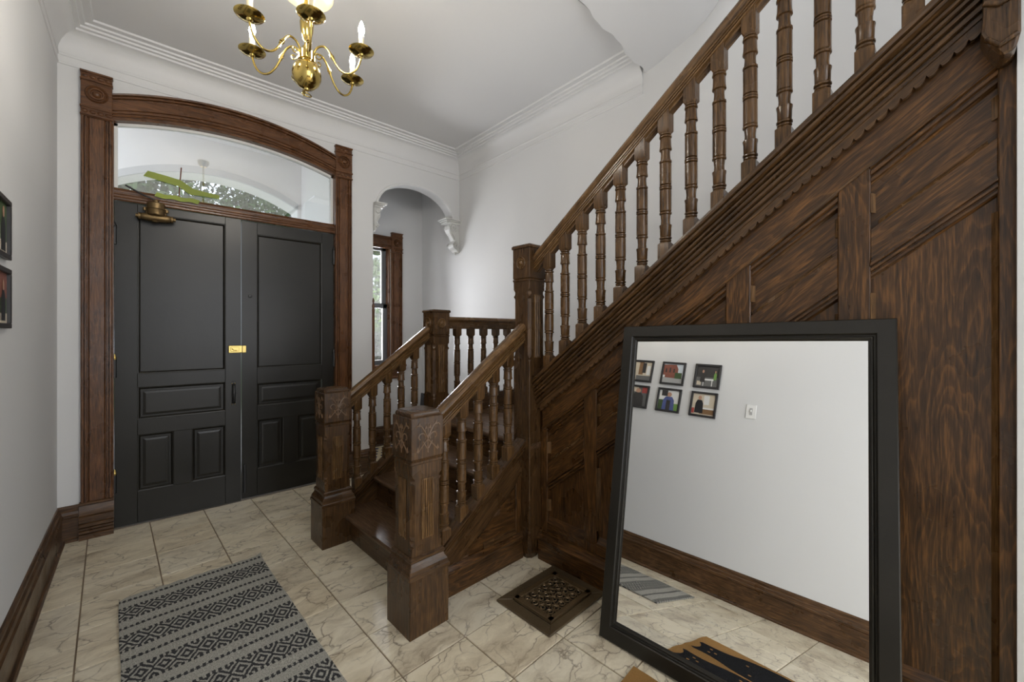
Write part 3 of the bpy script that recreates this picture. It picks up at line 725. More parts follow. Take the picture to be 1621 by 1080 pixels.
def scroll_carving(parent, c, e1, nrm, w, h, mat):
    """incised foliage on a newel head: stem, two volutes, leaves"""
    c = Vector(c); e1 = Vector(e1); e2 = Vector((0, 0, 1)); n = Vector(nrm)
    P = lambda a, b, d=0.0: c + e1 * (a * w) + e2 * (b * h) + n * d
    m = MB(); r = .0034
    m.tube([P(0, -.42), P(0, -.1), P(0, .38)], r, 6)
    for s in (-1, 1):
        m.tube(spiral(P(.24 * s, .02), e1 * s, e2, .06 * w, .17 * w, -1.2, 3.6, 16), r, 6)
        m.tube([P(.17 * s, -.10), P(.10 * s, -.20), P(.03 * s, -.30)], r, 6)
        m.tube([P(0, -.02), P(.10 * s, .16), P(.24 * s, .34), P(.40 * s, .36), P(.44 * s, .30)], r * 1.2, 6)
        m.tube([P(0, -.05), P(.20 * s, -.22), P(.36 * s, -.38)], r, 6)
        for (a, b, q) in ((.36, -.30, .06), (.07, .30, .045), (.30, .40, .04)):
            p = [P((a - q) * s, b - q), P((a + q) * s, b - q), P(a * s, b + q * 1.4)]
            m.extrude([v - n * .002 for v in p], n * .005)
    return m.build('carving', mat, parent, smooth=50)
def reeds(parent, c, e1, nrm, w, h, k, mat, dark):
    """narrow sunk panel with upright reeds on a post face"""
    c = Vector(c); e1 = Vector(e1); n = Vector(nrm); e2 = Vector((0, 0, 1)); m = MB()
    def bar(a0, a1, z0, z1, d): 
        p = [c + e1 * a0 + e2 * z0 - n * .002, c + e1 * a1 + e2 * z0 - n * .002, c + e1 * a1 + e2 * z1 - n * .002, c + e1 * a0 + e2 * z1 - n * .002]
        m.extrude(p, n * (d + .002))
    t = .006
    bar(-w / 2 - t, -w / 2, -h / 2, h / 2, .004); bar(w / 2, w / 2 + t, -h / 2, h / 2, .004); bar(-w / 2 - t, w / 2 + t, -h / 2 - t, -h / 2, .004); bar(-w / 2 - t, w / 2 + t, h / 2, h / 2 + t, .004)
    for i in range(k):
        a = -w / 2 + w * (i + .5) / k; r = w / k * .36
        m.tube([c + e1 * a + e2 * (-h / 2), c + e1 * a + e2 * (h / 2)], r, 8)
    return m.build('reeded_panel', mat, parent, smooth=40)
FACES = [((0, -1, 0), (1, 0, 0)), ((-1, 0, 0), (0, -1, 0)), ((1, 0, 0), (0, 1, 0)), ((0, 1, 0), (-1, 0, 0))]

def starting_newel(cx, cy):
    w = wood('stair', 'z')
    b = MB().loft8([(.107, .003, 0), (.107, .003, .268)], cx, cy).build('newel_post', w, ST)
    MB().loft8([(.104, .002, .264), (.111, .003, .268), (.111, .003, .284), (.106, .003, .290), (.104, .003, .305), (.094, .003, .322), (.090, .003, .335), (.093, .003, .340), (.093, .003, .352), (.086, .003, .360)], cx, cy).build('base_moulding', wood('stair', 'x'), b)
    lv = [(.083, .003, .355), (.083, .003, .400), (.083, .012, .404), (.083, .004, .412), (.083, .016, .424), (.083, .016, .432), (.083, .006, .440), (.083, .017, .452), (.083, .017, .690), (.083, .006, .702), (.083, .016, .710), (.083, .016, .718), (.083, .004, .730), (.083, .003, .785)]
    MB().loft8(lv, cx, cy).build('shaft', w, b)
    MB().loft8([(.083, .003, .783), (.087, .004, .787), (.087, .004, .797), (.082, .003, .800), (.084, .003, .806), (.088, .003, .812), (.088, .003, 1.0), (.084, .003, 1.004)], cx, cy).build('head_block', w, b)
    MB().loft8([(.080, .004, 1.003), (.082, .010, 1.012), (.080, .012, 1.022), (.068, .012, 1.030)], cx, cy).build('cap', wood('stair', 'x'), b, smooth=25)
    for nrm, e1 in FACES[:3]:
        n = Vector(nrm)
        scroll_carving(b, Vector((cx, cy, .905)) + n * .0875, e1, nrm, .15, .17, CARVE)
        reeds(b, Vector((cx, cy, .572)) + n * .083, e1, nrm, .052, .27, 4, wood('rail', 'z'), None)
    return b
CARVE = plain('pale_carving', (0.15, 0.085, 0.042), 0.35, var=0.4)  # carving is a paler brown than the newel timber
starting_newel(1.010, 1.843)
starting_newel(1.018, FY)

def tall_newel(cx, cy, z0, ztop, hw, head, foot, faces_ros, reed_face, reed_z):
    w = wood('stair', 'z'); zt = ztop
    lv = []
    if foot: lv += [(hw * .62, hw * .30, z0 - .0), (hw * .80, hw * .26, .035), (hw * 1.0, hw * .22, .13), (hw, .004, .19)]
    else: lv += [(hw, .003, z0)]
    zh = zt - head
    lv += [(hw, .003, zh - .52), (hw, .012, zh - .505), (hw, .004, zh - .495), (hw, .016, zh - .475), (hw, .016, zh - .13), (hw, .004, zh - .115), (hw, .016, zh - .10), (hw, .016, zh - .085), (hw, .003, zh - .07), (hw, .003, zh - .02)]
    b = MB().loft8(lv, cx, cy).build('newel_post', w, ST)
    MB().loft8([(hw, .003, zh - .022), (hw + .004, .003, zh - .018), (hw + .004, .003, zh - .010), (hw - .002, .003, zh - .006), (hw + .003, .003, zh), (hw + .003, .003, zt - .022)], cx, cy).build('head_block', w, b)
    MB().loft8([(hw + .002, .003, zt - .024), (hw + .010, .004, zt - .020), (hw + .010, .004, zt - .008), (hw + .004, .004, zt), (0, 0, zt + .004)], cx, cy).build('cap', wood('stair', 'x'), b)
    for ax, c in faces_ros:
        if ax == '-x': rosette(b, (cx - hw - .003, cy, zh + (head - .02) / 2), 'x', .038, wood('rail', 'z'), relief=.6)
        if ax == '-y': rosette(b, (cx, cy - hw - .003, zh + (head - .02) / 2), 'y', .038, wood('rail', 'z'), relief=.6)
    for nrm, e1 in reed_face:
        reeds(b, Vector((cx, cy, (reed_z[0] + reed_z[1]) / 2)) + Vector(nrm) * hw, e1, nrm, .048, reed_z[1] - reed_z[0], 3, wood('rail', 'z'), None)
    return b
tall_newel(1.832, 1.873, 0.0, 1.945, .070, .205, True, [('-x', 0)], [FACES[0]], (1.25, 1.63))
tall_newel(1.838, 2.915, 0.30, 1.585, .074, .195, False, [('-x', 0), ('-y', 0)], [FACES[0], FACES[1]], (.93, 1.30))

# balusters
def bal_profile(h):
    k = h
    r = .0282
    return [(.012, .098 * k), (.022, .108 * k), (.026, .114 * k), (.026, .122 * k), (.020, .127 * k), (r, .132 * k), (r, .141 * k), (.0225, .146 * k), (.0250, .152 * k), (.0260, .205 * k), (r, .222 * k), (r, .230 * k), (.0215, .235 * k), (.0205, .262 * k), (.0225, .296 * k), (.0225, .304 * k), (r, .309 * k), (r, .320 * k), (.0232, .324 * k), (.0270, .331 * k), (.0270, .478 * k), (.0215, .482 * k), (r, .488 * k), (r, .498 * k), (.0225, .500 * k), (r, .502 * k), (r, .512 * k), (.0215, .518 * k), (.0270, .522 * k), (.0270, .669 * k), (.0232, .676 * k), (r, .680 * k), (r, .691 * k), (.0225, .696 * k), (.0225, .704 * k), (.0205, .738 * k), (.0215, .765 * k), (r, .770 * k), (r, .778 * k), (.0260, .795 * k), (.0250, .848 * k), (.0225, .854 * k), (r, .859 * k), (r, .868 * k), (.020, .873 * k), (.026, .878 * k), (.026, .886 * k), (.012, .89 * k)]
def baluster_mesh(h, lo, hi):
    m = MB()
    m.lathe(bal_profile(h), (0, 0, 0), 16)
    hb = .0275
    m.loft8([(hb, .002, -lo), (hb, .002, .092 * h), (hb * .72, .008, .110 * h)], 0, 0)
    m.loft8([(hb * .72, .008, .882 * h), (hb, .002, .905 * h), (hb, .002, h + hi)], 0, 0)
    return m
def add_balusters(h, spots, tone='turned'):
    src = None
    for p in spots:
        if src is None:
            src = baluster_mesh(h, .03, .03).build('baluster', wood(tone, 'z'), ST, smooth=35, org=(0, 0, 0)); o = src
            o.location = (p[0] - PV[0], p[1] - PV[1], p[2])
        else: o = inst(src, ST, p, 'baluster')
# handrails: moulded section swept on a shear so the ends stay plumb
RP = [(0, 0), (.016, -.001), (.027, -.007), (.034, -.018), (.036, -.030), (.032, -.042), (.024, -.050), (.022, -.057), (.031, -.060), (.031, -.069), (.023, -.071), (.023, -.074), (.031, -.076), (.031, -.084), (.023, -.086), (.023, -.089), (.031, -.091), (.031, -.100), (.020, -.103), (.020, -.118)]
RPF = RP + [(-a, b) for a, b in RP[::-1][:-1]]
rail_low = lambda x: 0.992 + SL * (x - 1.124)
string_low = lambda x: 0.312 + SL * (x - 1.17)
for yy in (NY - .003, FY - .003):
    x0, x1 = 1.085, 1.772
    MB().extrude([(x0, yy + a, rail_low(x0) + b) for a, b in RPF], (x1 - x0, 0, SL * (x1 - x0))).build('handrail', wood('rail', 'rx'), ST, smooth=30)
    bx = [1.183 + .1155 * k for k in range(5)]
    hh = rail_low(1.2) - .112 - string_low(1.2)
    add_balusters(hh, [(x, yy, string_low(x)) for x in bx])
# upper handrail and its balusters
rail_up = lambda y: 1.915 + SU * (1.771 - y)
cap_up = lambda y: 1.138 + SU * (1.777 - y)
ya, yb = 1.812, 0.05
MB().extrude([(UX + a, ya, rail_up(ya) + b) for a, b in RPF], (0, yb - ya, -SU * (yb - ya))).build('handrail', wood('rail', 'ry'), ST, smooth=30)
uy = [1.702 - .1211 * k for k in range(14)]
hh = rail_up(1.0) - .112 - cap_up(1.0)
add_balusters(hh, [(UX, y, cap_up(y)) for y in uy])
# landing guard rail to the wall
MB().extrude([(1.90, 2.915 + a, 1.535 + b * .86) for a, b in RPF], (.95, 0, 0)).build('handrail', wood('rail', 'x'), ST, smooth=30)
add_balusters(1.435 - .86, [(2.046 + .146 * k, 2.915, .86) for k in range(6)])
MB().box(1.90, 2.86, 2.885, 2.945, .70, .862).build('curb_rail', wood('stair', 'x'), ST, bevel=.004)

# treads, risers and landing
def nosing_tread(x0, x1, ya, yb, z, t=.032, axis='x'):
    p = [(x0 + .008, z - t), (x0, z - t + .008), (x0 - .002, z - t / 2), (x0, z - .008), (x0 + .008, z), (x1, z), (x1, z - t)]
    return MB().extrude([(a, ya, b) for a, b in p], (0, yb - ya, 0))
for k in range(3):
    z = RI * (k + 1); xn = 1.062 + RU * k
    nosing_tread(xn, xn + RU + .05, NY + .0, FY, z).build('tread', wood('tread', 'y'), ST, smooth=30)
    MB().box(xn + .036, xn + .052, NY, FY, z - RI, z - .030).build('riser', wood('stair', 'y'), ST)
    MB().box(xn + .022, xn + .036, NY, FY, z - .046, z - .032).build('scotia', wood('stair', 'y'), ST, bevel=.004)
xn = 1.062 + RU * 3
MB().box(xn + .036, xn + .052, NY, FY, .54, .69).build('riser', wood('stair', 'y'), ST)
MB().box(xn + .022, xn + .036, NY, FY, .674, .688).build('scotia', wood('stair', 'y'), ST, bevel=.004)
nosing_tread(xn, 1.90, 1.80, 2.94, .72).build('landing_nosing', wood('tread', 'y'), ST, smooth=30)
for k in range(9):
    x0 = 1.90 + .1055 * k
    MB().box(x0, x0 + .104, 1.70, 2.90, .695, .72).build('landing_board', wood('tread', 'y'), ST, bevel=.0015)
MB().box(1.90, 2.86, 2.90, 2.925, 0, .72).build('landing_panel', wood('panel', 'z'), ST)
MB().box(1.915, 2.75, 2.924, 2.94, 0, .16).build('landing_skirting', wood('panel', 'x'), ST, bevel=.004)
for k in range(7):
    y0 = 1.735 - .245 * k; z = .72 + .19 * (k + 1)
    MB().box(1.925, 2.80, y0 - .275, y0 + .03, z - .03, z).build('tread', wood('base', 'x'), ST, bevel=.004)
    MB().box(1.925, 2.80, y0 - .016, y0, z - .19, z - .03).build('riser', wood('stair', 'x'), ST)

# closed strings of the lower flight
def low_string(yc, near):
    yf_ = yc - .036
    L = string_low
    x0, x1 = 1.105, 1.775
    pr = [(.036, 0), (-.030, 0), (-.041, -.006), (-.042, -.020), (-.026, -.025), (-.026, -.030), (-.036, -.034), (-.036, -.046), (-.018, -.051), (-.018, -.056), (-.028, -.060), (-.028, -.072), (-.008, -.078), (-.008, -.083), (-.016, -.087), (-.014, -.100), (.036, -.100)]
    MB().extrude([(x0, yc + a, L(x0) + b) for a, b in pr], (x1 - x0, 0, SL * (x1 - x0))).build('string_capping', wood('stair', 'rx'), ST, smooth=25)
    # raked board
    MB().extrude([(x0, yc - .004, L(x0) - .09), (x0, yc + .030, L(x0) - .09), (x0, yc + .030, L(x0) - .235), (x0, yc - .004, L(x0) - .235)], (x1 - x0, 0, SL * (x1 - x0))).build('string_board', wood('stair', 'rx'), ST)
    if near:
        # triangular spandrel: panel, upright, bead, skirting
        zt = lambda x: L(x) - .20
        MB().extrude([(1.115, yc + .010, .10), (1.775, yc + .010, .10), (1.775, yc + .010, zt(1.775)), (1.30, yc + .010, zt(1.30)), (1.115, yc + .010, .10)][:4] , (0, .012, 0)).build('spandrel_panel', wood('panel', 'x'), ST)
        MB().box(1.715, 1.775, yc - .002, yc + .012, .16, .52).build('stile', wood('panel', 'z'), ST, bevel=.003)
        MB().extrude([(1.42, yc - .004, L(1.42) - .232), (1.42, yc + .012, L(1.42) - .232), (1.42, yc + .012, L(1.42) - .258), (1.42, yc + .004, L(1.42) - .258)], (.30, 0, SL * .30)).build('raked_bead', wood('stair', 'rx'), ST)
        MB().extrude([(1.46, yc - .004, .165), (1.46, yc + .012, .165), (1.46, yc + .012, .20), (1.46, yc + .004, .192)], (.26, 0, 0)).build('bead', wood('stair', 'x'), ST)
        sk = [(.02, 0), (-.004, 0), (-.004, .128), (-.020, .132), (-.022, .140), (-.014, .150), (-.010, .160), (-.004, .168), (.02, .168)]
        MB().extrude([(1.112, yc + a, z) for a, z in sk], (.665, 0, 0)).build('skirting', wood('panel', 'x'), ST, smooth=25)
    else:
        MB().extrude([(1.115, yc + .012, 0), (1.775, yc + .012, 0), (1.775, yc + .012, L(1.775) - .09), (1.115, yc + .012, L(1.115) - .09)], (0, .014, 0)).build('string_face', wood('stair', 'rx'), ST)
low_string(NY, True); low_string(FY, False)

# upper string: stepped moulding, scalloped trim, raked board
y0, y1u = 1.806, -0.085
up = [(.060, 0), (-.043, 0), (-.053, -.006), (-.055, -.018), (-.052, -.028), (-.036, -.031), (-.036, -.036), (-.047, -.039), (-.047, -.052), (-.030, -.057), (-.022, -.062), (-.022, -.067), (-.036, -.070), (-.036, -.080), (-.018, -.084), (-.018, -.089), (-.030, -.092), (-.030, -.103), (-.012, -.107), (-.012, -.112), (-.024, -.115), (-.024, -.128), (-.006, -.132), (-.006, -.138), (-.017, -.141), (-.017, -.156), (-.002, -.160), (-.002, -.166), (-.010, -.169), (-.010, -.180), (.004, -.184), (.004, -.19), (.060, -.19)]
MB().extrude([(UX + a, y0, cap_up(y0) + b) for a, b in up], (0, y1u - y0, -SU * (y1u - y0))).build('string_capping', wood('stair', 'ry'), ST, smooth=22)
# scalloped trim
S_up = lambda y: cap_up(y) - .207
top = []; bot = []
PSC = .0305; ns = 61; ys0 = 1.775
v = []; f = []
xf, xb = UX - .004, UX + .012
for k in range(ns * 6 + 1):
    y = ys0 - PSC * k / 6; ph = (k % 6) / 6
    d = .015 * math.sqrt(max(0, 1 - (2 * ph - 1) ** 2))
    v += [(xf, y, S_up(y) + .034), (xf, y, S_up(y) - d), (xb, y, S_up(y) - d), (xb, y, S_up(y) + .034)]
for k in range(ns * 6):
    a = 4 * k
    for q in range(4): f.append((a + q, a + (q + 1) % 4, a + 4 + (q + 1) % 4, a + 4 + q))
MB().add(v, f).build('scalloped_trim', wood('stair', 'ry'), ST)
MB().extrude([(UX + a, y0 - .03, cap_up(y0 - .03) + b) for a, b in ((.022, -.18), (.022, -.335), (.028, -.342), (.06, -.342), (.06, -.18))], (0, y1u - y0 + .03, -SU * (y1u - y0 + .03))).build('raked_board', wood('panel', 'ry'), ST)
# carved bracket where the string meets the end wall
bk = MB().extrude([(1.762, -.022, 2.60), (1.762, -.022, 2.33), (1.762, -.018, 2.28), (1.762, -.032, 2.235), (1.762, -.056, 2.195), (1.762, -.082, 2.205), (1.762, -.092, 2.25), (1.762, -.092, 2.60)], (.10, 0, 0)).build('bracket', wood('stair', 'z'), ST, bevel=.006)
MB().tube([(1.760, -.022, 2.36), (1.758, -.05, 2.345), (1.760, -.09, 2.36)], .008, 8).build('bracket_bead', wood('stair', 'z'), bk, smooth=50)
MB().tube([(1.760, -.026, 2.255), (1.756, -.052, 2.225), (1.760, -.085, 2.245)], .008, 8).build('bracket_bead', wood('stair', 'z'), bk, smooth=50)

# ------------------------------------------------------------------ stair panelling under the upper flight
WP = empty('wall_stair_panelling', (PV[0], PV[1], 0), TH)
tag(WP, 'dark stained raked panelling under the stairs behind the leaning mirror', 'panelling', kind='structure')
XS_, XPn = 1.862, 1.888
Bz = lambda y: cap_up(y) - .335
M1 = lambda y: .600 + SU * (1.744 - y)
M0 = lambda y: .475 + SU * (1.744 - y)
stiles = [(1.800, 1.748), (1.474, 1.389), (1.100, 1.012), (.718, .621), (.330, .238), (-.056, -.095)]
for a, b in stiles:
    MB().extrude([(XS_, a, .12), (XS_, b, .12), (XS_, b, Bz(b) + .02), (XS_, a, Bz(a) + .02)], (.03, 0, 0)).build('stile', wood('panel', 'z'), WP, bevel=.003)
def quadp(y0, y1, lo, hi, x0, x1, name, mat, bevel=0.0):
    """piece between stiles whose lower and upper edges follow lo(y), hi(y)"""
    return MB().extrude([(x0, y0, lo(y0)), (x0, y1, lo(y1)), (x0, y1, hi(y1)), (x0, y0, hi(y0))], (x1 - x0, 0, 0)).build(name, mat, WP, bevel=bevel)
def raked_mould(y0, y1, top, prof, name='moulding'):
    return MB().extrude([(x, y0, top(y0) + d) for x, d in prof], (0, y1 - y0, top(y1) - top(y0))).build(name, wood('panel', 'ry'), WP, smooth=20)
MP = [(XPn, 0), (XS_ - .006, 0), (XS_ - .006, -.013), (XS_ + .008, -.017), (XS_ + .008, -.021), (XS_ + .001, -.024), (XS_ + .001, -.036), (XS_ + .014, -.040), (XS_ + .014, -.044), (XS_ + .009, -.047), (XS_ + .009, -.058), (XS_ + .019, -.062), (XPn, -.070)]
for (a, b) in zip(stiles, stiles[1:]):
    ya_, yb_ = a[1], b[0]
    quadp(ya_, yb_, lambda y: M1(y) - .02, lambda y: Bz(y) + .02, XPn, XPn + .012, 'panel', wood('panel', 'ry'))
    raked_mould(ya_, yb_, Bz, MP)
    quadp(ya_, yb_, M0, M1, XS_ + .002, XPn + .01, 'raked_rail', wood('panel', 'ry'), bevel=.002)
    # sloping chamfer along the top of the rail, worn pale
    MB().extrude([(XS_ + .001, ya_ - .02, M1(ya_ - .02) - .002), (XPn - .001, ya_ - .02, M1(ya_ - .02) + .018), (XPn - .001, ya_ - .02, M1(ya_ - .02) - .01)], (0, yb_ - ya_ + .04, SU * (ya_ - yb_ - .04))).build('chamfer', wood('rail', 'ry'), WP)
    raked_mould(ya_, yb_, lambda y: M0(y) + .004, [(x, d * .8) for x, d in MP])
    MB().extrude([(XPn, ya_, .20), (XPn, yb_, .20), (XPn, yb_, M0(yb_)), (XPn, ya_, M0(ya_))], (.012, 0, 0)).build('panel', wood('panel', 'z'), WP)
    MB().extrude([(XS_ + .002, ya_, .12), (XS_ + .002, ya_, .232), (XPn, ya_, .262), (XPn, ya_, .12)], (0, yb_ - ya_, 0)).build('bottom_rail', wood('panel', 'y'), WP)
    for yy, sg in ((ya_, -1), (yb_, 1)):
        # stopped chamfers on the stile edges
        for lo, hi in ((M1(yy) + .06, Bz(yy) - .10), (.30, M0(yy) - .10)):
            if hi - lo > .03: MB().extrude([(XS_ + .001, yy, lo), (XPn, yy, lo), (XPn, yy + sg * .012, lo)], (0, 0, hi - lo)).build('chamfer', wood('rail', 'z'), WP)
sk = [(.03, 0), (0, 0), (0, .118), (-.010, .122), (-.012, .132), (-.004, .140), (.002, .152), (.012, .158), (.016, .172), (.03, .174)]
MB().extrude([(1.835 + a, 1.80, z) for a, z in sk], (0, -1.895, 0)).build('baseboard', wood('panel', 'y'), WP, smooth=25)
MB().box(XPn + .014, XPn + .03, -.09, 1.80, .0, .9).build('backing_board', wood('panel', 'z'), WP)

# ------------------------------------------------------------------ leaning mirror
MR = empty('floor_mirror')
MR.matrix_world = Matrix.Translation((1.574, 1.152, 0.004)) @ Matrix.Rotation(math.radians(-90 + 2.4), 4, 'Z') @ Matrix.Rotation(math.radians(-10.6), 4, 'X') @ Matrix.Rotation(math.radians(-1.05), 4, 'Y')
tag(MR, 'large mirror in a wide black frame leaning on the stair panelling', 'mirror')
ORG[MR.name] = (0, 0, 0)
MW, MH = 1.022, 1.452
FP = [(0, .020), (0, .002), (.003, -.002), (.050, -.002), (.053, .002), (.055, .008), (.060, .010), (.063, .006), (.066, .006), (.069, .011), (.073, .013), (.076, .015), (.076, .020)]     # across the member: (inset, depth)
def member(a, b, na, nb):
    """frame bar with mitred ends; a->b along the outer edge, na/nb inward diagonal"""
    r0 = [(a[0] + na[0] * d, y, a[1] + na[1] * d) for d, y in FP]
    r1 = [(b[0] + nb[0] * d, y, b[1] + nb[1] * d) for d, y in FP]
    return MB().loft([r0, r1])
for a, b, na, nb, nm in (((0, 0), (MW, 0), (1, 1.18), (-1, 1.18), 'bottom_rail'), ((MW, 0), (MW, MH), (-1, 1.18), (-1, -1), 'side_rail'), ((MW, MH), (0, MH), (-1, -1), (1, -1), 'top_rail'), ((0, MH), (0, 0), (1, -1), (1, 1.18), 'side_rail')):
    member(a, b, na, nb).build(nm, FRAMEB, MR, smooth=20)
MB().box(.070, MW - .070, .0145, .017, .080, MH - .070).build('mirror_glass', MIRROR, MR)
MB().box(.01, MW - .01, .017, .0215, .01, MH - .01).build('backing_board', FRAMEB, MR)

# ------------------------------------------------------------------ rugs and mats
RG = empty('hall_rug', (*tow(0.285, 2.18), 0.0), TH)
ORG[RG.name] = (0, 0, 0)
tag(RG, 'grey woven runner with charcoal diamond bands before the doors', 'rug')
m = MB(); nx_, ny_ = 26, 60
x0, x1, ya_, yb_ = -.322, .322, -.85, .850
g = {}
vs_ = []; 
for j in range(ny_ + 1):
    for i in range(nx_ + 1):
        x = x0 + (x1 - x0) * i / nx_; y = ya_ + (yb_ - ya_) * j / ny_
        y += .02 * (1 - i / nx_) * (j / ny_) * .9
        x += .0015 * math.sin(y * 9) + .001 * math.sin(y * 23 + 1)
        if j == ny_: y += .005 * math.sin(i * 2.1)
        z = .0095 + .0012 * math.sin(x * 17 + y * 9) + .0008 * math.sin(y * 31)
        if j == ny_ and i == nx_: y += .018; x += .004; z += .008
        if j == ny_ and i <= 1: y -= .03 * (2 - i) / 2
        vs_.append((x, y, z))
k = nx_ + 1
fs = [(j * k + i, j * k + i + 1, (j + 1) * k + i + 1, (j + 1) * k + i) for j in range(ny_) for i in range(nx_)]
n0 = len(vs_)
low = [(x, y, .002) for x, y, z in vs_]
fs2 = [tuple(n0 + q for q in f_[::-1]) for f_ in fs]
ring = [i for i in range(k)] + [j * k + nx_ for j in range(1, ny_ + 1)] + [ny_ * k + i for i in range(nx_ - 1, -1, -1)] + [j * k for j in range(ny_ - 1, 0, -1)]
side = [(ring[i], n0 + ring[i], n0 + ring[(i + 1) % len(ring)], ring[(i + 1) % len(ring)]) for i in range(len(ring))]
m.add(vs_ + low, fs + fs2 + side)
m.build('woven_field', RUG, RG, smooth=40)

CM = empty('doormat', (*tow(1.155, .725), 0.0), TH); ORG[CM.name] = (0, 0, 0)
tag(CM, 'golden coir doormat with two black cat shapes beside the mirror', 'doormat')
m = MB(); pts = []
random.seed(3)
def edge(a, b, n): return [(a[0] + (b[0] - a[0]) * i / n + random.uniform(-.003, .003), a[1] + (b[1] - a[1]) * i / n + random.uniform(-.003, .003)) for i in range(n)]
c4 = [(-.335, -.215), (.335, -.215), (.335, .225), (-.335, .225)]
for a, b in zip(c4, c4[1:] + c4[:1]): pts += edge(a, b, 14)
MB().extrude([(x, y, .001) for x, y in pts], (0, 0, .014)).build('coir_field', COIR, CM)
cat = [(-.135, -.21), (.145, -.21), (.16, -.10), (.15, .0), (.125, .06), (.11, .12), (.125, .205), (.075, .175), (.025, .178), (-.03, .21), (-.035, .14), (-.05, .07), (-.11, .0), (-.14, -.10)]
def smooth_poly(p, n=2):
    for _ in range(n):
        q = []
        for i in range(len(p)):
            a, b = p[i], p[(i + 1) % len(p)]
            q += [(a[0] * .75 + b[0] * .25, a[1] * .75 + b[1] * .25), (a[0] * .25 + b[0] * .75, a[1] * .25 + b[1] * .75)]
        p = q
    return p
for cx, sx in ((-.165, 1.0), (.165, -1.0)):
    MB().extrude([(cx + sx * x, y, .0145) for x, y in smooth_poly(cat, 1)], (0, 0, .0015)).build('cat_print', MATBLK, CM)
    for ex, ey in ((.012, .135), (.070, .128), (.045, .105), (-.02, -.02), (.10, -.06)): MB().lathe([(0, 0), (.007, 0), (.007, .001), (0, .001)], (cx + sx * ex, ey, .0158), 10).build('eye_print', COIR, CM)

AM = empty('alcove_mat', (2.20, 4.50, 0)); ORG[AM.name] = (0, 0, 0)
tag(AM, 'cream mat with navy dots on the alcove floor', 'mat')
MB().box(-.30, .30, -.27, .33, .001, .010).build('mat_field', CREAMRUG, AM, bevel=.003)
dot = None
for i in range(6):
    for j in range(6):
        p = (-.25 + .10 * i + (.05 if j % 2 else 0), -.23 + .10 * j, .0102)
        if p[0] > .28: continue
        if dot is None:
            dot = MB().lathe([(0, 0), (.030, 0), (.030, .0008), (0, .0008)], (0, 0, 0), 14).build('dot', NAVY, AM); dot.location = p
        else: inst(dot, AM, p, 'dot')
db = MB().extrude([(0, 0, 0), (.02, 0, 0), (.07, 0, .62), (.05, 0, .62)], (0, .42, 0)).build('standin_board', SLATE, bevel=.004)  # plain board stands in for a half-hidden dark object of unknown kind
db.location = (2.655, 4.36, 0.0)
tag(db, 'dark board standing in for an unidentified object behind the landing newel', 'board')

# ------------------------------------------------------------------ floor register
FR = empty('floor_register', (*tow(1.602, 1.492), 0.0), TH); ORG[FR.name] = (0, 0, 0)
tag(FR, 'brown floor register with a cast scrollwork grille by the stair post', 'floor register')
WD = plain('register_wood', (0.080, 0.056, 0.030), 0.36, bump=0.2, bscale=50, var=0.35)
hx, hy = .228, .182
for nm, a in (('frame_rail', [(-hx, -hy), (hx, -hy), (hx - .058, -hy + .045), (-hx + .058, -hy + .045)]), ('frame_rail', [(hx, -hy), (hx, hy), (hx - .040, hy - .050), (hx - .058, -hy + .045)]), ('frame_rail', [(hx, hy), (-hx, hy), (-hx + .060, hy - .055), (hx - .040, hy - .050)]), ('frame_rail', [(-hx, hy), (-hx, -hy), (-hx + .058, -hy + .045), (-hx + .060, hy - .055)])):
    MB().extrude([(x, y, .0012) for x, y in a], (0, 0, .011)).build(nm, WD, FR, bevel=.002)
gx, gy = .165, .127; ox, oy = .006, -.004
m = MB()
for (a, b, c, d) in ((-gx, gx, -gy, -gy + .026), (-gx, gx, gy - .026, gy), (-gx, -gx + .030, -gy, gy), (gx - .030, gx, -gy, gy)): m.box(ox + a, ox + b, oy + c, oy + d, .004, .021)
m.build('grille_border', IRON, FR, bevel=.002)
MB().box(ox - gx, ox + gx, oy - gy, oy + gy, .0008, .0025).build('duct_dark_sheet', plain('duct_shade_black', (.004, .004, .004), .9), FR)  # flat black sheet paints in the shade inside the duct
m = MB(); ix, iy = gx - .028, gy - .024
cols, rows_ = 6, 4
for i in range(cols):
    for j in range(rows_):
        cx = ox - ix + 2 * ix * (i + .5) / cols; cy = oy - iy + 2 * iy * (j + .5) / rows_
        s = 1 if (i + j) % 2 else -1
        m.tube(spiral((cx, cy, .016), (s, 0, 0), (0, 1, 0), .023, .007, .4 * j, .4 * j + 3.0 * math.pi, 20), .0036, 5)
for i in range(cols + 1):
    x = ox - ix + 2 * ix * i / cols
    m.tube([(x + .006 * math.sin(q * 1.9 + i), oy - iy + 2 * iy * q / 10, .014) for q in range(11)], .003, 5)
for j in range(rows_ + 1):
    y = oy - iy + 2 * iy * j / rows_
    m.tube([(ox - ix + 2 * ix * q / 14, y + .006 * math.sin(q * 1.7 + j * 2), .014) for q in range(15)], .003, 5)
gr = m.build('scroll_grille', IRON, FR, smooth=60); gr['kind'] = 'stuff'

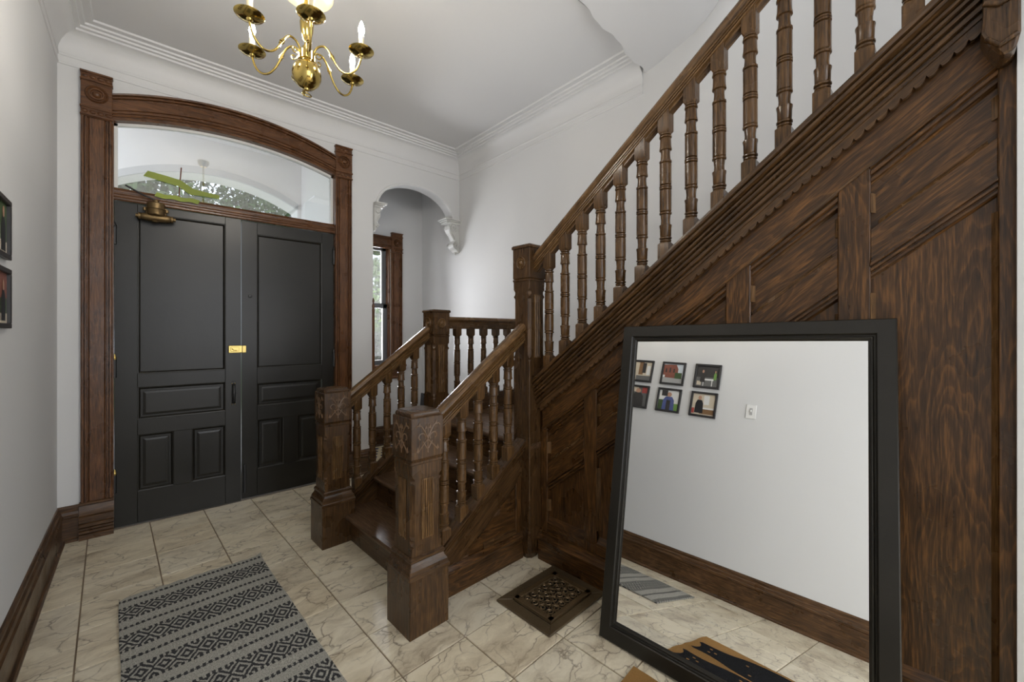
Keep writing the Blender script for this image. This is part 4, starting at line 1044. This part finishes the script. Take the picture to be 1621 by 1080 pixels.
# ------------------------------------------------------------------ framed photographs on the left wall
def flat(name, c): return plain(name, c, 0.35)
PC = {k: flat('photo_' + k, c) for k, c in dict(brick=(.22, .075, .05), sky=(.55, .60, .64), road=(.36, .36, .35), dark=(.035, .032, .03), grey=(.12, .12, .115), skin=(.42, .24, .16), blue=(.07, .09, .24), green=(.14, .28, .06), cream=(.55, .48, .37), black=(.01, .01, .012), white=(.66, .66, .64), leaf=(.05, .085, .03), wood=(.20, .11, .05), red=(.32, .05, .04)).items()}
PK = list(PC); PM = [PC[k] for k in PK]
def rect(a, b, c, d): return [(a, c), (b, c), (b, d), (a, d)]
def person(x, y0, h, body, w=.2): # body + head
    return [(body, [(x - w * .55, y0), (x + w * .55, y0), (x + w * .5, y0 + h * .55), (x + w * .28, y0 + h * .74), (x - w * .28, y0 + h * .74), (x - w * .5, y0 + h * .55)]),
            ('skin', [(x + w * .24 * math.cos(t * .785), y0 + h * .86 + h * .13 * math.sin(t * .785)) for t in range(8)])]
photos = {
    (0, 1): ('dark room with a table and a person in green', [('grey', rect(0, 1, 0, 1)), ('dark', rect(0, 1, .45, 1)), ('white', rect(.3, .8, .30, .38)), ('white', rect(.33, .36, .02, .30)), ('white', rect(.72, .76, .02, .30)), ('cream', rect(.05, .25, .05, .25))] + person(.86, .35, .45, 'green', .12) + person(.3, .2, .62, 'dark', .2)),
    (0, 0): ('person in black shirt and cap working at a table', [('cream', rect(0, 1, 0, 1)), ('white', rect(.5, .75, .5, .95)), ('wood', rect(.35, 1, .05, .28)), ('white', rect(.5, 1, .28, .36)), ('red', rect(0, .12, .05, .3))] + person(.32, .08, .85, 'black', .34)),
    (1, 1): ('brick building on a street corner', [('sky', rect(0, 1, 0, 1)), ('road', rect(0, 1, 0, .3)), ('brick', [(0, .28), (0, .95), (.62, .98), (.74, .75), (.74, .25)]), ('dark', rect(.1, .17, .55, .75)), ('dark', rect(.3, .37, .55, .8)), ('dark', rect(.5, .57, .55, .75)), ('leaf', rect(.6, .95, .25, .55)), ('white', rect(0, .1, .28, .4))]),
    (1, 0): ('person in a blue jacket and dark hat outdoors', [('white', rect(0, 1, 0, 1)), ('leaf', rect(0, .25, 0, .5)), ('green', rect(.78, 1, 0, .35))] + person(.5, .0, .92, 'blue', .55) + [('dark', rect(.4, .6, 0, .5)), ('dark', rect(.12, .42, .70, .99))]),
    (2, 1): ('room with a cabinet and a person at a counter', [('cream', rect(0, 1, 0, 1)), ('wood', rect(.3, .55, .3, 1)), ('dark', rect(.5, .7, .4, .95)), ('grey', rect(.2, 1, 0, .25)), ('white', rect(.75, .95, .3, .8))]),
    (2, 0): ('person in a dark suit', [('grey', rect(0, 1, 0, 1)), ('cream', rect(0, .5, .75, 1)), ('red', rect(.7, 1, .7, 1))] + person(.5, 0, .95, 'dark', .6)),
    (3, 1): ('person in black standing before trees', [('leaf', rect(0, 1, 0, 1)), ('cream', rect(0, 1, 0, .25))] + person(.72, .05, .9, 'black', .34) + person(.3, .05, .8, 'white', .26)),
    (3, 0): ('two people in dark clothes before a house', [('leaf', rect(0, 1, 0, .5)), ('brick', rect(0, 1, .5, 1)), ('cream', rect(0, 1, 0, .2))] + person(.7, .05, .82, 'black', .3) + person(.3, .05, .75, 'dark', .28)),
}
cols_y = [1.400, 1.733, 2.065, 2.400]; rows_z = [1.418, 1.696]; PS = .24
ordn = ['nearest', 'second', 'third', 'farthest']
for (ci, ri), (desc, shapes) in photos.items():
    y0, z0 = cols_y[ci], rows_z[ri]
    R_ = empty('picture_frame', (XL, y0 + PS / 2, z0)); ORG[R_.name] = (0, 0, 0)
    tag(R_, 'black framed photo of a %s' % desc, 'picture', 'framed photographs on the left wall')
    b, d = .020, .018
    h = PS / 2
    for nm, (a, e, c, g_) in (('frame_bar', (-h, h, 0, b)), ('frame_bar', (-h, h, PS - b, PS)), ('frame_bar', (-h, -h + b, b, PS - b)), ('frame_bar', (h - b, h, b, PS - b))):
        MB().box(.001, d, a, e, c, g_).build(nm, PICB, R_, bevel=.002)
    m = MB(); w = PS - 2 * b
    m.add([(.006, -h + b, b), (.006, h - b, b), (.006, h - b, PS - b), (.006, -h + b, PS - b)], [(0, 1, 2, 3)], PK.index(shapes[0][0]))
    for i, (k_, poly) in enumerate(shapes):
        p3 = [(.0064 + .0004 * i, -h + b + (min(1, max(0, px)) if ci == 3 else 1 - min(1, max(0, px))) * w, b + min(1, max(0, py)) * w) for px, py in poly]
        m.add(p3, [tuple(range(len(p3)))], PK.index(k_))
    me = m.build('photo_print', PM, R_)
# light switch
LS = empty('light_switch', (XL, 1.117, 1.53)); ORG[LS.name] = (0, 0, 0)
tag(LS, 'small white switch plate on the wall beyond the photographs', 'light switch')
MB().box(.0008, .007, -.040, .040, -.062, .062).build('cover_plate', PLASTICW, LS, bevel=.002)
MB().box(.007, .010, -.012, .012, -.030, .030).build('rocker_surround', plain('switch_grey', (.38, .38, .37), .4), LS, bevel=.001)
MB().box(.009, .020, -.006, .006, -.004, .014).build('toggle', PLASTICW, LS, bevel=.002)

# ------------------------------------------------------------------ chandelier
CX_, CY_, ZD = 0.567, 2.036, 2.676
CH = empty('chandelier', (CX_, CY_, ZC)); tag(CH, 'polished brass chandelier with six curved candle arms', 'chandelier')
ORG[CH.name] = (CX_, CY_, ZC)
body = MB().lathe([(0, 2.530), (.010, 2.533), (.012, 2.540), (.030, 2.546), (.050, 2.565), (.061, 2.590), (.0615, 2.612), (.054, 2.638), (.040, 2.655), (.030, 2.660), (.030, 2.664), (.036, 2.668), (.036, 2.704), (.030, 2.708), (.022, 2.715), (.020, 2.728), (.012, 2.738), (.010, 2.752), (.016, 2.760), (.026, 2.80), (.030, 2.840), (.028, 2.850), (.016, 2.858), (.014, 2.866), (.028, 2.874), (.034, 2.892), (.028, 2.912), (.014, 2.924), (.010, 2.95), (.010, 3.05), (.018, 3.06), (.010, 3.07), (.008, 3.43)], (CX_, CY_, -.024), 32).build('stem_and_ball', BRASS, CH, smooth=45)
MB().tube([(CX_ + .019 * math.cos(a), CY_ - .0 + .019 * math.sin(a) * .67, 2.490 + .019 * math.sin(a) * 0 + .019 * math.cos(a + 1.57) * 0 + .019 * math.sin(a) * .75) for a in [2 * math.pi * i / 24 for i in range(24)]], .003, 6, closed=True).build('bottom_ring', BRASS, CH, smooth=60)
MB().lathe([(.010, 2.928), (.06, 2.922), (.105, 2.932), (.112, 2.940), (.104, 2.942), (.06, 2.932), (.010, 2.938)], (CX_, CY_, .012), 32).build('glass_dish', PALEGL, CH, smooth=50)
MB().lathe([(.0, 3.40), (.03, 3.40), (.055, 3.43), (.06, 3.4695), (0, 3.4695)], (CX_, CY_, 0), 24).build('canopy', BRASS, CH, smooth=45)
arm_pts = [(.030, -.012), (.036, .012), (.052, .030), (.076, .034), (.096, .020), (.112, -.006), (.126, -.034), (.146, -.066), (.172, -.088), (.200, -.090), (.226, -.072), (.242, -.042), (.250, -.012)]
def crv(pts, n=3):
    out = []
    for i in range(len(pts) - 1):
        p0 = pts[max(0, i - 1)]; p1 = pts[i]; p2 = pts[i + 1]; p3 = pts[min(len(pts) - 1, i + 2)]
        for k in range(n):
            t = k / n
            out.append(tuple(.5 * (2 * b + (c - a) * t + (2 * a - 5 * b + 4 * c - d) * t * t + (-a + 3 * b - 3 * c + d) * t ** 3) for a, b, c, d in zip(p0, p1, p2, p3)))
    return out + [pts[-1]]
src = []
A0 = math.radians(138)
def local_mesh():
    P = crv(arm_pts)
    L = []
    a = MB().tube([(r, 0, z) for r, z in P], .0048, 8)
    k = MB()
    kr, kz = .116, -.014
    d = Vector((.016, 0, -.028)).normalized()
    for q, rr_ in ((-.010, .008), (0.0, .010), (.010, .008)): k.tube([Vector((kr, 0, kz)) + d * (q - .003), Vector((kr, 0, kz)) + d * (q + .003)], rr_, 10)
    s = MB().tube([(q[0], 0, q[1]) for q in crv([(.034, .0), (.046, -.020), (.062, -.024), (.070, -.012), (.062, -.004), (.054, -.010)])], .003, 6)
    dish = MB().lathe([(.006, -.014), (.010, -.010), (.012, -.004), (.030, 0), (.050, .008), (.055, .014), (.052, .014), (.030, .005), (.012, .004), (.012, .010), (0, .010)], (.250, 0, 0), 24)
    sl = MB().lathe([(.0, .008), (.0115, .008), (.0115, .066), (0, .066)], (.250, 0, 0), 14)
    so = MB().lathe([(.0, .066), (.0105, .066), (.0125, .070), (.0125, .084), (.009, .087), (0, .087)], (.250, 0, 0), 14)
    bu = MB().lathe([(.0, .087), (.0075, .088), (.012, .098), (.0135, .108), (.0115, .122), (.0075, .136), (.003, .147), (0, .151)], (.250, 0, 0), 14)
    return (('arm', a, BRASS, None), ('arm_knuckle', k, BRASS, 0), ('arm_scroll', s, BRASS, 0), ('drip_dish', dish, BRASS, 0), ('candle_sleeve', sl, SLEEVE, 0), ('bulb_collar', so, STEELD if False else PLASTICW, 0), ('candle_bulb', bu, BULB, 0))
for i in range(6):
    arm = None
    for idx, (nm, mb, mt, par) in enumerate(local_mesh() if i == 0 else [(q.name.split('.')[0], q, None, 0 if n_ else None) for n_, q in enumerate(src)]):
        if i == 0:
            o = mb.build(nm, mt, arm if arm else CH, smooth=50, org=(0, 0, 0)); src.append(o)
        else:
            o = bpy.data.objects.new(nm, mb.data); COL.objects.link(o); o.parent = arm if arm else CH
        if arm is None:
            arm = o; o.location = (0, 0, ZD - ZC); o.rotation_euler = (0, 0, A0 + i * math.pi / 3)

# globe lamp added unseen behind the camera to brighten the hall
HP = empty('hall_fill_lamp', (0.70, -1.75, ZC)); tag(HP, 'added opal globe lamp, unseen behind the camera, brightening the hall', 'pendant lamp'); ORG[HP.name] = (.70, -1.75, ZC)
MB().lathe([(0, 3.40), (.04, 3.40), (.06, 3.4695), (0, 3.4695)], (.70, -1.75, 0), 20).build('canopy', BRASS, HP, smooth=45)
MB().tube([(.70, -1.75, 3.41), (.70, -1.75, 3.06)], .006, 8).build('stem', BRASS, HP, smooth=60)
MB().lathe([(.02, 3.07), (.07, 3.06), (.075, 3.03), (.02, 3.02)], (.70, -1.75, 0), 20).build('gallery', BRASS, HP, smooth=45)
MB().lathe([(.17 * math.sin(math.pi * k / 16), 2.88 - .17 * math.cos(math.pi * k / 16)) for k in range(17)], (.70, -1.75, 0), 28).build('fill_globe', emit_mat('fill_globe_glow', (1.0, .96, .90), 15), HP, smooth=60)

# ------------------------------------------------------------------ trees outside
def leaf_mat(nm, c):
    m, t, b = nt_new(nm); oi = N(t, 'ShaderNodeTexCoord'); nz = N(t, 'ShaderNodeTexNoise'); nz.inputs['Scale'].default_value = 1.5
    t.links.new(oi.outputs['Object'], nz.inputs['Vector'])
    r = ramp(t, [(.3, tuple(q * .5 for q in c)), (.7, tuple(q * 1.5 for q in c))]); t.links.new(nz.outputs[0], r.inputs[0]); t.links.new(r.outputs[0], b.inputs['Base Color'])
    b.inputs['Roughness'].default_value = .6
    return m
def tree(loc, h, spread, n, c, label, seed):
    rnd = random.Random(seed)
    T = empty('garden_tree', loc); tag(T, label, 'tree', 'trees outside the house'); ORG[T.name] = (0, 0, 0)
    MB().tube([(0, 0, 0), (.05, .02, h * .3), (-.05, .0, h * .6), (.05, .05, h * .85)], [.16, .12, .08, .03], 10).build('trunk', BARK, T, smooth=60)
    m = MB()
    cl = [(rnd.uniform(-1, 1) * spread * .7, rnd.uniform(-1, 1) * spread * .7, h * rnd.uniform(.30, 1.0), spread * rnd.uniform(.28, .5)) for _ in range(26)]
    for _ in range(n):
        x, y, z, r = rnd.choice(cl)
        d = Vector((rnd.gauss(0, 1), rnd.gauss(0, 1), rnd.gauss(0, 1))).normalized() * r * rnd.random() ** .4
        p = Vector((x, y, z)) + d; e = Vector((rnd.gauss(0, 1), rnd.gauss(0, 1), rnd.gauss(0, 1))).normalized(); f_ = e.orthogonal().normalized(); s = rnd.uniform(.06, .13)
        m.add([p - e * s, p + f_ * s * .5, p + e * s, p - f_ * s * .5], [(0, 1, 2, 3)])
    o = m.build('foliage', leaf_mat('leaf_%d' % seed, c), T); o['kind'] = 'stuff'
tree((0.35, 12.2, -.5), 6.6, 1.38, 9500, (.045, .095, .022), 'dark leafy tree seen through the left of the fanlight', 1)
tree((3.95, 12.8, -.5), 6.4, 1.38, 9500, (.042, .092, .022), 'dark leafy tree seen through the right of the fanlight', 2)
tree((4.45, 8.8, -.5), 4.4, 1.1, 8000, (.16, .30, .035), 'bright green tree outside the alcove window', 3)
tree((3.1, 18.2, -.5), 9.2, 2.7, 14000, (.045, .10, .024), 'tall leafy tree far behind the other trees in the fanlight', 4)
tree((6.95, 14.9, -.5), 3.1, 1.0, 8000, (.10, .13, .06), 'added low shrub standing in for the grey building past the alcove window', 5)  # shrub added to dull the overbright lower pane in place of a building
